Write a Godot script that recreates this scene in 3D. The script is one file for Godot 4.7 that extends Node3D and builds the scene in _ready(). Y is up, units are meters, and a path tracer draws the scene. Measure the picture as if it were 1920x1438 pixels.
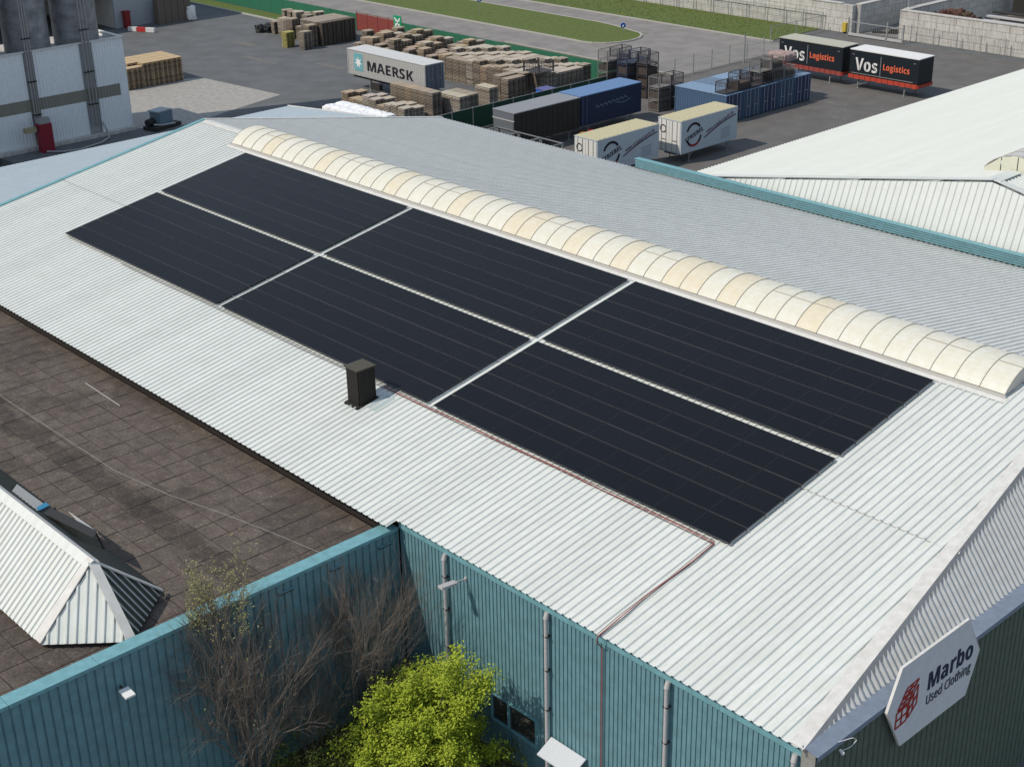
extends Node3D
# An aerial view over a warehouse with solar panels, a flat-roofed neighbour and a pallet and container yard.
# World: X runs along the warehouse ridge, Z across it, metres; the camera hovers 33 m above the yard.

const S10 := 0.17633          # tan of the ten degree roof pitch
const EAVE := 7.0
const ZN := -27.5             # near eave
const ZF := -67.2             # far eave
const ZR := -47.35            # ridge
const XA := -80.34            # far gable
const XB := -18.34            # near hip corner at the eave

var used := {}
var rng := RandomNumberGenerator.new()
var M := {}

class MB:
	var v := PackedVector3Array()
	var n := PackedVector3Array()
	var col := PackedColorArray()
	func tone(c: Color) -> void:          # colours every vertex added since the last call
		while col.size() < v.size(): col.append(c)
	func tri(a: Vector3, b: Vector3, c: Vector3) -> void:
		var k := (b - a).cross(c - a)
		if k.length_squared() < 1e-14: return
		k = k.normalized()
		v.append(a); v.append(c); v.append(b)
		n.append(k); n.append(k); n.append(k)
	func quad(a: Vector3, b: Vector3, c: Vector3, d: Vector3) -> void:
		tri(a, b, c); tri(a, c, d)
	func box(c: Vector3, s: Vector3, b := Basis.IDENTITY) -> MB:
		var h := s * 0.5
		var p := []
		for i in 8:
			p.append(c + b * Vector3(h.x if i & 1 else -h.x, h.y if i & 2 else -h.y, h.z if i & 4 else -h.z))
		quad(p[4], p[5], p[7], p[6]); quad(p[1], p[0], p[2], p[3])
		quad(p[5], p[1], p[3], p[7]); quad(p[0], p[4], p[6], p[2])
		quad(p[6], p[7], p[3], p[2]); quad(p[0], p[1], p[5], p[4])
		return self
	func span(a: Vector3, b: Vector3) -> MB:
		return box((a + b) * 0.5, (b - a).abs())
	func bar(a: Vector3, b: Vector3, w: float, h: float, up := Vector3.UP) -> MB:
		var z := (b - a).normalized()
		var x := up.cross(z)
		if x.length() < 0.01: x = Vector3.RIGHT.cross(z)
		x = x.normalized()
		return box((a + b) * 0.5, Vector3(w, h, a.distance_to(b)), Basis(x, z.cross(x), z))
	func tube(a: Vector3, b: Vector3, r0: float, r1: float, seg := 8, caps := true) -> MB:
		var z := (b - a).normalized()
		var x := Vector3.UP.cross(z)
		if x.length() < 0.05: x = Vector3.RIGHT.cross(z)
		x = x.normalized()
		var y := z.cross(x)
		for i in seg:
			var t0 := TAU * i / seg
			var t1 := TAU * (i + 1) / seg
			var d0 := x * cos(t0) + y * sin(t0)
			var d1 := x * cos(t1) + y * sin(t1)
			var q := [a + d0 * r0, a + d1 * r0, b + d1 * r1, b + d0 * r1]
			for k in [0, 2, 1, 0, 3, 2]:
				v.append(q[k])
				n.append(d0 if k == 0 or k == 3 else d1)
			if caps:
				tri(b, b + d0 * r1, b + d1 * r1)
				tri(a, a + d1 * r0, a + d0 * r0)
		return self
	func path(pts: Array, r: float, seg := 5) -> MB:
		for i in pts.size() - 1: tube(pts[i], pts[i + 1], r, r, seg)
		return self
	func poly(pts: Array, depth: Vector3) -> MB:      # convex outline, counter-clockwise seen from the side depth points to
		var m := pts.size()
		for i in range(1, m - 1):
			tri(pts[0] + depth, pts[i] + depth, pts[i + 1] + depth)
			tri(pts[0], pts[i + 1], pts[i])
		for i in m:
			var j := (i + 1) % m
			quad(pts[i], pts[j], pts[j] + depth, pts[i] + depth)
		return self
	func circle_x(c: Vector3, r: float, w: float) -> MB:     # flat ring facing +Z
		for i in 20:
			var a := TAU * i / 20.0
			var e := TAU * (i + 1) / 20.0
			var p := c + Vector3(cos(a), sin(a), 0) * r
			var q := c + Vector3(cos(e), sin(e), 0) * r
			bar(p, q, w, 0.015, Vector3.BACK)
		return self
	# ribbed sheet: U across the ribs, V along them, N out; lo and hi give the span along V for each u
	func sheet(o: Vector3, U: Vector3, V: Vector3, N: Vector3, u0: float, u1: float, pitch: float, prof: Array, lo: Callable, hi: Callable) -> MB:
		var us := []
		var k0 := int(floor(u0 / pitch)) - 1
		var k1 := int(ceil(u1 / pitch)) + 1
		for k in range(k0, k1 + 1):
			for p in prof: us.append(Vector2((k + p.x) * pitch, p.y))
		for i in us.size() - 1:
			var a: Vector2 = us[i]
			var b: Vector2 = us[i + 1]
			if b.x <= u0 + 1e-5 or a.x >= u1 - 1e-5: continue
			var a2 := a
			var b2 := b
			if a.x < u0: a2 = a.lerp(b, (u0 - a.x) / (b.x - a.x))
			if b.x > u1: b2 = a.lerp(b, (u1 - a.x) / (b.x - a.x))
			var la: float = lo.call(a2.x)
			var lb: float = lo.call(b2.x)
			var ha: float = maxf(hi.call(a2.x), la)
			var hb: float = maxf(hi.call(b2.x), lb)
			if ha - la < 1e-4 and hb - lb < 1e-4: continue
			var pa := o + U * a2.x + N * a2.y
			var pb := o + U * b2.x + N * b2.y
			var q0 := pa + V * la
			var q1 := pb + V * lb
			var q2 := pb + V * hb
			var q3 := pa + V * ha
			if U.cross(V).dot(N) > 0: quad(q0, q1, q2, q3)
			else: quad(q1, q0, q3, q2)
		return self
	func mesh(off := Vector3.ZERO) -> ArrayMesh:
		var w := v
		if off != Vector3.ZERO:
			w = PackedVector3Array()
			w.resize(v.size())
			for i in v.size(): w[i] = v[i] + off
		var a := []
		a.resize(Mesh.ARRAY_MAX)
		a[Mesh.ARRAY_VERTEX] = w
		a[Mesh.ARRAY_NORMAL] = n
		if col.size() == v.size() and col.size() > 0: a[Mesh.ARRAY_COLOR] = col
		var m := ArrayMesh.new()
		m.add_surface_from_arrays(Mesh.PRIMITIVE_TRIANGLES, a)
		return m

func numbered(called: String, parent: Node) -> String:
	var key := str(parent.get_instance_id()) + called
	var k: int = used.get(key, -1) + 1
	used[key] = k
	return called if k == 0 else "%s_%03d" % [called, k]

func tag(o: Node, label: String, category: String, group := "") -> Node:
	o.set_meta("label", label)
	o.set_meta("category", category)
	if group != "": o.set_meta("group", group)
	return o

func thing(called: String, label: String, category: String, at: Vector3, group := "") -> Node3D:
	var o := Node3D.new()
	o.name = numbered(called, self)
	add_child(o, true)
	o.position = at
	tag(o, label, category, group)
	return o

func base_of(o: Node) -> Vector3:
	var p := Vector3.ZERO
	while o != self:
		p += (o as Node3D).position
		o = o.get_parent()
	return p

# a mesh built in world coordinates becomes a part of its thing
func part(parent: Node, called: String, b: MB, mat: Material) -> MeshInstance3D:
	var o := MeshInstance3D.new()
	o.name = numbered(called, parent)
	parent.add_child(o, true)
	o.mesh = b.mesh(-base_of(parent))
	o.material_override = mat
	return o

# a shared mesh placed at a world position
func inst(parent: Node, called: String, m: Mesh, mat: Material, at: Vector3, turn := Basis.IDENTITY) -> MeshInstance3D:
	var o := MeshInstance3D.new()
	o.name = numbered(called, parent)
	parent.add_child(o, true)
	o.mesh = m
	o.material_override = mat
	o.transform = Transform3D(turn, at - base_of(parent))
	return o

func setting(called: String, b: MB, mat: Material) -> MeshInstance3D:
	var o := part(self, called, b, mat)
	o.set_meta("kind", "structure")
	return o

func lin(r: float, g: float, b: float) -> Color:
	return Color(r, g, b).linear_to_srgb()

func noise(sd: int, f: float, oct: int) -> PackedByteArray:
	var q := FastNoiseLite.new()
	q.seed = sd
	q.noise_type = FastNoiseLite.TYPE_SIMPLEX_SMOOTH
	q.frequency = f
	q.fractal_octaves = oct
	var im := q.get_seamless_image(512, 512)
	im.convert(Image.FORMAT_L8)
	return im.get_data()

# tint texture: coarse and fine noise blend c0 to c1; a part of the fine peaks become specks
func tint(sd: int, f1: float, f2: float, w: float, c0: Color, c1: Color, speck := 1.1, sc := Color(0.3, 0.28, 0.25), stretch := 1) -> ImageTexture:
	var a := noise(sd, f1, 4)
	var b := noise(sd + 7, f2, 2)
	var out := PackedByteArray()
	out.resize(512 * 512 * 3)
	var s := int(speck * 255.0)
	for i in 512 * 512:
		var y := i >> 9
		var x := i & 511
		var j := (y << 9) | ((x * stretch) & 511)
		var t := clampf((a[j] * w + b[j] * (1.0 - w)) / 255.0 * 1.6 - 0.3, 0.0, 1.0)
		var c := c0.lerp(c1, t)
		if b[i] > s: c = c.lerp(sc, 0.75)
		out[i * 3] = int(c.r * 255.0)
		out[i * 3 + 1] = int(c.g * 255.0)
		out[i * 3 + 2] = int(c.b * 255.0)
	return ImageTexture.create_from_image(Image.create_from_data(512, 512, false, Image.FORMAT_RGB8, out))

func mat(c: Color, rough := 0.8, metal := 0.0, t: Texture2D = null, size := 4.0) -> StandardMaterial3D:
	var m := StandardMaterial3D.new()
	m.albedo_color = c
	m.roughness = rough
	m.metallic = metal
	m.metallic_specular = 0.4
	if t:
		m.albedo_texture = t
		m.uv1_triplanar = true
		m.uv1_world_triplanar = true
		m.uv1_scale = Vector3.ONE / size
	return m

func words(parent: Node, called: String, text: String, mt: Material, at: Vector3, turn: Basis, width: float, height: float, weight := 700, serif := false) -> MeshInstance3D:
	var f := SystemFont.new()
	f.font_names = PackedStringArray(["Droid Serif" if serif else "Droid Sans"])
	f.font_weight = weight
	var t := TextMesh.new()
	t.text = text
	t.font = f
	t.font_size = 64
	t.pixel_size = 0.01
	t.depth = 0.02
	t.curve_step = 2.0
	var bb := t.get_aabb()
	var o := MeshInstance3D.new()
	o.name = numbered(called, parent)
	parent.add_child(o, true)
	o.mesh = t
	o.material_override = mt
	var k := Vector3(width / bb.size.x, height / bb.size.y, 1.0)
	var c := bb.get_center()
	var bs := turn * Basis.from_scale(k)
	o.transform = Transform3D(bs, at - base_of(parent) - bs * Vector3(c.x, c.y, 0))
	return o

func const_f(x: float) -> Callable:
	return func(_u: float) -> float: return x

const TRAP := [Vector2(0, 0), Vector2(0.52, 0), Vector2(0.6, 0.058), Vector2(0.78, 0.058), Vector2(0.89, 0)]
const GROOVE := [Vector2(0, 0), Vector2(0.72, 0), Vector2(0.78, -0.035), Vector2(0.94, -0.035)]
const WAVE := [Vector2(0, 0), Vector2(0.125, 0.021), Vector2(0.25, 0.03), Vector2(0.375, 0.021), Vector2(0.5, 0), Vector2(0.625, -0.021), Vector2(0.75, -0.03), Vector2(0.875, -0.021)]

# weathered felt, 24 m to a repeat: blotches, pale lichen flecks and the wet gutter line along the roof
func felt_texture() -> ImageTexture:
	var a := noise(201, 0.006, 4)
	var b := noise(202, 0.03, 3)
	var c := noise(203, 0.14, 2)
	var d := noise(204, 0.012, 5)
	var S := 1024
	var out := PackedByteArray()
	out.resize(S * S * 3)
	for y in S:
		for x in S:
			var j := ((y >> 1) << 9) | (x >> 1)
			var k := ((y & 511) << 9) | (x & 511)
			var t := 0.80 + 0.16 * (b[k] / 255.0 - 0.5) + 0.2 * (c[k] / 255.0 - 0.5)
			var e := a[j] / 255.0
			if e < 0.46: t -= minf((0.46 - e) * 0.9, 0.09)              # damp dark patches
			var z := 24.0 * y / S
			var w := absf(z - 2.05) - 0.62 + (d[j] / 255.0 - 0.5) * 0.9       # gutter line near z = -21.95
			if w < 0.0: t -= minf(-w * 0.8, 0.15)
			var r := t
			var g := t * (0.985 + 0.03 * (d[k] / 255.0 - 0.5))
			var bl := t * 0.97
			if c[k] > 196 and b[k] > 128:
				r += 0.12; g += 0.115; bl += 0.09
			var o := (y * S + x) * 3
			out[o] = int(clampf(r, 0, 1) * 255.0)
			out[o + 1] = int(clampf(g, 0, 1) * 255.0)
			out[o + 2] = int(clampf(bl, 0, 1) * 255.0)
	return ImageTexture.create_from_image(Image.create_from_data(S, S, false, Image.FORMAT_RGB8, out))

func materials() -> void:
	var dirt := tint(3, 0.012, 0.09, 0.6, Color(0.955, 0.955, 0.945), Color(1, 1, 1), 0.97, Color(0.6, 0.58, 0.53))
	var roof_t := tint(13, 0.012, 0.06, 0.6, Color(0.925, 0.93, 0.91), Color(1, 1, 1), 0.965, Color(0.62, 0.6, 0.52), 4)
	var grime := tint(17, 0.012, 0.05, 0.6, Color(0.88, 0.88, 0.87), Color(1, 1, 1), 0.98, Color(0.55, 0.54, 0.5), 4)
	var dirt2 := tint(21, 0.01, 0.05, 0.7, Color(0.90, 0.90, 0.885), Color(1, 1, 1), 0.97, Color(0.6, 0.58, 0.54))
	var tar := tint(31, 0.012, 0.2, 0.55, Color(0.86, 0.86, 0.86), Color(1, 1, 1))
	var conc := tint(41, 0.02, 0.15, 0.6, Color(0.84, 0.835, 0.82), Color(1, 1, 1), 0.96, Color(0.5, 0.5, 0.48))
	var streak := tint(45, 0.006, 0.03, 0.55, Color(0.82, 0.815, 0.80), Color(1, 1, 1), 1.1, Color(0.4, 0.4, 0.38), 4)
	var wood := tint(51, 0.03, 0.12, 0.5, Color(0.80, 0.77, 0.74), Color(1, 1, 1))
	var felt := tint(61, 0.02, 0.16, 0.55, Color(0.80, 0.80, 0.80), Color(1, 0.98, 0.96), 0.94, Color(0.75, 0.70, 0.62))
	var turf := tint(71, 0.02, 0.2, 0.5, Color(0.80, 0.76, 0.62), Color(1, 1, 1))
	M.dirt = dirt; M.wood_t = wood; M.felt_t = felt; M.conc_t = conc
	for i in 3: M["roof%d" % i] = mat(lin(0.668, 0.692, 0.675) * [1.0, 0.99, 0.98][i], 0.62, 0.0, roof_t, 9.0)
	M.far_roof = mat(lin(0.675, 0.69, 0.67), 0.62, 0.0, grime, 8.0)
	M.white_roof = mat(lin(0.60, 0.63, 0.615), 0.6, 0.0, dirt, 9.0)
	M.annex = mat(lin(0.36, 0.43, 0.485), 0.6, 0.0, dirt, 12.0)
	M.flash = mat(lin(0.66, 0.65, 0.63), 0.7, 0.0, dirt2, 2.5)
	M.lip = mat(lin(0.42, 0.41, 0.40), 0.7, 0.0, dirt2, 2.0)
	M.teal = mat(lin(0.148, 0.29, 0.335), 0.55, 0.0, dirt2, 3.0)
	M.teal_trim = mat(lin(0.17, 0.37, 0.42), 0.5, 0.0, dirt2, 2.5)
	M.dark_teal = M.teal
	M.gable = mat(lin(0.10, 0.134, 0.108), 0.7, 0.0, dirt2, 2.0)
	M.hip = mat(lin(0.56, 0.57, 0.565), 0.75, 0.0, dirt2, 1.6)
	M.ledge = mat(lin(0.20, 0.245, 0.32), 0.7, 0.0, dirt2, 2.0)
	M.post = mat(lin(0.30, 0.30, 0.28), 0.6, 0.0, dirt2, 1.0)
	M.pipe = mat(lin(0.50, 0.49, 0.50), 0.5, 0.0, dirt2, 0.8)
	M.steel = mat(lin(0.36, 0.37, 0.38), 0.45, 0.4, dirt2, 1.0)
	M.dark = mat(lin(0.03, 0.028, 0.026), 0.8)
	M.eave_shade = mat(lin(0.03, 0.025, 0.022), 0.9, 0.0, felt, 1.0)  # near-black tone: shade below the long eave put into the colour
	M.glaze = mat(lin(0.075, 0.09, 0.08), 0.25, 0.0, dirt2, 1.5)
	M.black = mat(lin(0.02, 0.02, 0.021), 0.6)
	M.asphalt = mat(lin(0.132, 0.138, 0.143), 0.9, 0.0, tar, 23.0)
	M.yard = mat(lin(0.145, 0.139, 0.133), 0.92, 0.0, tar, 17.0)
	M.patch = mat(lin(0.165, 0.16, 0.155), 0.92, 0.0, tar, 6.0)
	M.road = mat(lin(0.25, 0.238, 0.225), 0.92, 0.0, tar, 19.0)
	M.apron = mat(lin(0.37, 0.36, 0.34), 0.9, 0.0, conc, 7.0)
	M.conc = mat(lin(0.60, 0.59, 0.56), 0.9, 0.0, streak, 9.0)
	M.conc2 = mat(lin(0.55, 0.54, 0.515), 0.9, 0.0, streak, 9.0)
	M.kerb = mat(lin(0.46, 0.45, 0.42), 0.9, 0.0, conc, 1.5)
	M.paint = mat(lin(0.6, 0.6, 0.58), 0.8, 0.0, conc, 0.9)
	M.worn_paint = mat(lin(0.2, 0.205, 0.21), 0.9, 0.0, conc, 0.8)
	M.turf = mat(lin(0.115, 0.162, 0.046), 0.95, 0.0, turf, 5.0)
	M.verge = mat(lin(0.14, 0.13, 0.075), 0.95, 0.0, turf, 4.0)
	M.soil = mat(lin(0.085, 0.065, 0.045), 0.95, 0.0, turf, 2.0)
	M.white = mat(lin(0.75, 0.75, 0.74), 0.6)
	M.red = mat(lin(0.42, 0.03, 0.03), 0.6)
	var stains := felt_texture()
	M.felt = []
	for c in [[0.172, 0.145, 0.127], [0.182, 0.154, 0.135], [0.162, 0.138, 0.123], [0.166, 0.143, 0.128]]:
		M.felt.append(mat(lin(c[0], c[1], c[2]), 0.95, 0.0, stains, 24.0))
	M.seam = mat(lin(0.06, 0.047, 0.042), 0.95, 0.0, felt, 1.0)
	M.wood = []
	for c in [[0.43, 0.385, 0.335], [0.46, 0.405, 0.345], [0.40, 0.37, 0.34], [0.58, 0.54, 0.49], [0.52, 0.44, 0.35], [0.57, 0.545, 0.51]]:
		M.wood.append(mat(lin(c[0], c[1], c[2]), 0.9, 0.0, wood, 1.3))
		M.wood[-1].vertex_color_use_as_albedo = true
	M.new_wood = mat(lin(0.62, 0.50, 0.36), 0.85, 0.0, wood, 1.6)
	M.new_wood.vertex_color_use_as_albedo = true
	M.old_wood = mat(lin(0.17, 0.145, 0.125), 0.9, 0.0, wood, 1.3)

func camera_and_light() -> void:
	var cam := Camera3D.new()
	cam.name = "camera"
	add_child(cam)
	cam.transform = Transform3D(Basis(Vector3(0.6820061, -0.0183099, -0.7311173), Vector3(-0.2915206, 0.9100278, -0.2947288), Vector3(0.6707335, 0.4141426, 0.6153068)).orthonormalized(), Vector3(0, 33, 0))
	cam.fov = 29.85
	cam.near = 0.5
	cam.far = 2000.0
	cam.current = true
	var sky_m := ProceduralSkyMaterial.new()
	sky_m.sky_top_color = Color(0.54, 0.61, 0.70)
	sky_m.sky_horizon_color = Color(0.82, 0.83, 0.84)
	sky_m.ground_bottom_color = Color(0.25, 0.25, 0.24)
	sky_m.ground_horizon_color = Color(0.6, 0.63, 0.65)
	sky_m.sky_curve = 0.16
	sky_m.sun_angle_max = 1.0
	sky_m.energy_multiplier = 1.22
	var sky := Sky.new()
	sky.sky_material = sky_m
	var env := Environment.new()
	env.background_mode = Environment.BG_SKY
	env.sky = sky
	env.tonemap_mode = Environment.TONE_MAPPER_LINEAR
	env.tonemap_exposure = 1.07
	env.sdfgi_enabled = true
	env.ssao_enabled = true
	env.ssil_enabled = true
	var we := WorldEnvironment.new()
	we.name = "world_environment"
	we.environment = env
	add_child(we)
	var sun := DirectionalLight3D.new()
	sun.name = "sun"
	add_child(sun)
	sun.look_at_from_position(Vector3.ZERO, Vector3(0.38, -1.2, -1.0), Vector3.UP)
	sun.light_energy = 1.04
	sun.light_color = Color(1.0, 0.958, 0.9)
	sun.light_angular_distance = 0.55
	sun.shadow_enabled = true

func ground_sheets() -> void:
	# one sheet; the court beside the near wall lies 0.6 m lower, the step is hidden under the buildings
	var b := MB.new()
	var R := 700.0
	b.quad(Vector3(-R, 0, -50), Vector3(R, 0, -50), Vector3(R, 0, -R), Vector3(-R, 0, -R))
	b.quad(Vector3(-R, -0.6, R), Vector3(R, -0.6, R), Vector3(R, -0.6, -50), Vector3(-R, -0.6, -50))
	b.quad(Vector3(-R, -0.6, -50), Vector3(R, -0.6, -50), Vector3(R, 0, -50), Vector3(-R, 0, -50))
	setting("ground", b, M.asphalt)
	b = MB.new()
	b.quad(Vector3(-97.2, 0.004, -64), Vector3(40, 0.004, -64), Vector3(40, 0.004, -142.5), Vector3(-97.2, 0.004, -142.5))
	setting("yard_pavement", b, M.yard)
	var ap := [Vector3(-139.5, 0.004, -70.0), Vector3(-119.9, 0.004, -63.0), Vector3(-117.6, 0.004, -67.4), Vector3(-121.2, 0.004, -80.4), Vector3(-134.0, 0.004, -79.2), Vector3(-135.2, 0.004, -77.2)]
	b = MB.new()
	for i in range(1, ap.size() - 1): b.tri(ap[0], ap[i], ap[i + 1])
	setting("concrete_apron", b, M.apron)
	# roads north of the fence
	b = MB.new()
	b.quad(Vector3(-400, 0.004, -111.0), Vector3(-97.3, 0.004, -111.0), Vector3(-97.3, 0.004, -134.1), Vector3(-400, 0.004, -134.1))
	setting("road", b, M.road)
	b = MB.new()
	b.quad(Vector3(-400, 0.008, -106.5), Vector3(-124, 0.008, -106.5), Vector3(-124, 0.008, -112.9), Vector3(-400, 0.008, -112.9))
	setting("pavement", b, M.yard)
	b = MB.new()
	b.box(Vector3(-111.2, 0.03, -109.9), Vector3(25.4, 0.14, 6.6))
	setting("roadside_verge", b, M.verge)
	for i in 26: _kerb(Vector3(-123.6 + i, 0, -113.35), Vector3.RIGHT)
	# road edge dashes
	for i in 12:
		b = MB.new()
		b.box(Vector3(-125.6 - i * 2.9, 0.012, -113.1), Vector3(1.5, 0.008, 0.16))
		setting("road_marking", b, M.paint)
	# faded bay lines
	for l in [[-154.7, -81.4, -155.7, -85.2], [-152.2, -80.1, -150.3, -87.0]]:
		b = MB.new()
		b.bar(Vector3(l[0], 0.006, l[1]), Vector3(l[2], 0.006, l[3]), 0.14, 0.006)
		setting("bay_marking", b, M.worn_paint)
	# worn repair patches in the yard
	for q in [[-78.5, -114.6, 2.6, 0.9], [-82.0, -116.4, 1.4, 0.8], [-75.0, -110.2, 1.8, 0.7], [-70.5, -128.0, 9.0, 2.2], [-84.0, -131.5, 6.0, 1.6], [-128.5, -92.0, 5.0, 1.1], [-137.0, -88.5, 7.0, 0.8], [-146.0, -92.5, 4.0, 1.5]]:
		b = MB.new()
		b.poly([Vector3(q[0] - q[2] / 2, 0.005, q[1] + q[3] * 0.4), Vector3(q[0] - q[2] * 0.1, 0.005, q[1] + q[3] * 0.55), Vector3(q[0] + q[2] / 2, 0.005, q[1] + q[3] * 0.35), Vector3(q[0] + q[2] * 0.45, 0.005, q[1] - q[3] * 0.45), Vector3(q[0] - q[2] * 0.4, 0.005, q[1] - q[3] * 0.5)], Vector3(0, 0.004, 0))
		setting("asphalt_patch", b, M.patch)
	# grass island between the two roads
	var isl := []
	for x in [-220.0, -160.0, -132.7, -118.5]: isl.append(Vector3(x, 0.02, -119.5))
	for k in 9:
		var t := -PI / 2 + PI * k / 8.0
		isl.append(Vector3(-117.2 + 3.9 * cos(t), 0.02, -123.7 - 4.3 * sin(t)))
	for x in [-121.0, -124.0, -144.8, -220.0]: isl.append(Vector3(x, 0.02, -129.0 if x > -122 else -129.4))
	b = MB.new()
	var cen := Vector3(-150, 0.1, -124.3)
	for i in isl.size():
		b.tri(cen + Vector3(0, 0.02, 0), isl[i] + Vector3(0, 0.1, 0), isl[(i + 1) % isl.size()] + Vector3(0, 0.1, 0))
	setting("grass_island", b, M.turf)
	var kb := MB.new()
	for i in isl.size() - 1: kb.bar(isl[i] + Vector3(0, 0.03, 0), isl[i + 1] + Vector3(0, 0.03, 0), 0.22, 0.2)
	setting("island_kerb", kb, M.kerb)
	b = MB.new()
	b.quad(Vector3(-400, 0.05, -134.3), Vector3(-101.5, 0.05, -134.3), Vector3(-101.5, 0.05, -143.9), Vector3(-400, 0.05, -143.9))
	setting("grass_strip", b, M.turf)
	kb = MB.new()
	kb.box(Vector3(-160, 0.05, -134.2), Vector3(118, 0.16, 0.22))
	setting("far_kerb", kb, M.kerb)
	kb = MB.new()
	kb.box(Vector3(-185, 0.05, -103.4), Vector3(82, 0.2, 0.3))
	setting("yard_kerb", kb, M.kerb)
	b = MB.new()
	b.quad(Vector3(-226, 0.02, -103.5), Vector3(-145, 0.02, -103.5), Vector3(-145, 0.02, -106.3), Vector3(-226, 0.02, -106.3))
	setting("fence_grass", b, M.turf)
	b = MB.new()
	b.quad(Vector3(-96.6, 0.004, -145.4), Vector3(40, 0.004, -145.4), Vector3(40, 0.004, -260), Vector3(-96.6, 0.004, -260))
	setting("depot_ground", b, M.road)
	b = MB.new()
	b.quad(Vector3(-36.4, -0.55, -12), Vector3(-28.5, -0.55, -14), Vector3(-28.5, -0.55, -27.6), Vector3(-36.4, -0.55, -27.6))
	setting("planting_bed", b, M.soil)
	# leaf tufts that break up the lawns
	for f in [[-160.0, -114.5, -120.4, -128.6, 3000, "island_grass"], [-150.0, -102.0, -134.8, -143.2, 2400, "strip_grass"]]:
		var g := MB.new()
		for i in f[4]:
			var p := Vector3(rng.randf_range(f[0], f[1]), 0.09, rng.randf_range(f[3], f[2]))
			var h := rng.randf_range(0.03, 0.07)
			var a := rng.randf() * TAU
			var d := Vector3(cos(a), 0, sin(a)) * rng.randf_range(0.06, 0.16)
			g.tri(p - d, p + d, p + Vector3(rng.randf_range(-0.06, 0.06), h, rng.randf_range(-0.06, 0.06)))
		var o := part(self, f[5], g, M.turf)
		tag(o, "short rough turf growing on the island between the two grey roads" if f[5] == "island_grass" else "short rough turf in the strip below the long concrete block wall", "grass")
		o.set_meta("kind", "stuff")

func _kerb(p: Vector3, d: Vector3) -> void:
	var b := MB.new()
	b.bar(p + d * 0.01 + Vector3(0, 0.07, 0), p + d * 0.99 + Vector3(0, 0.07, 0), 0.2, 0.2)
	setting("kerb_stone", b, M.kerb)

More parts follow.
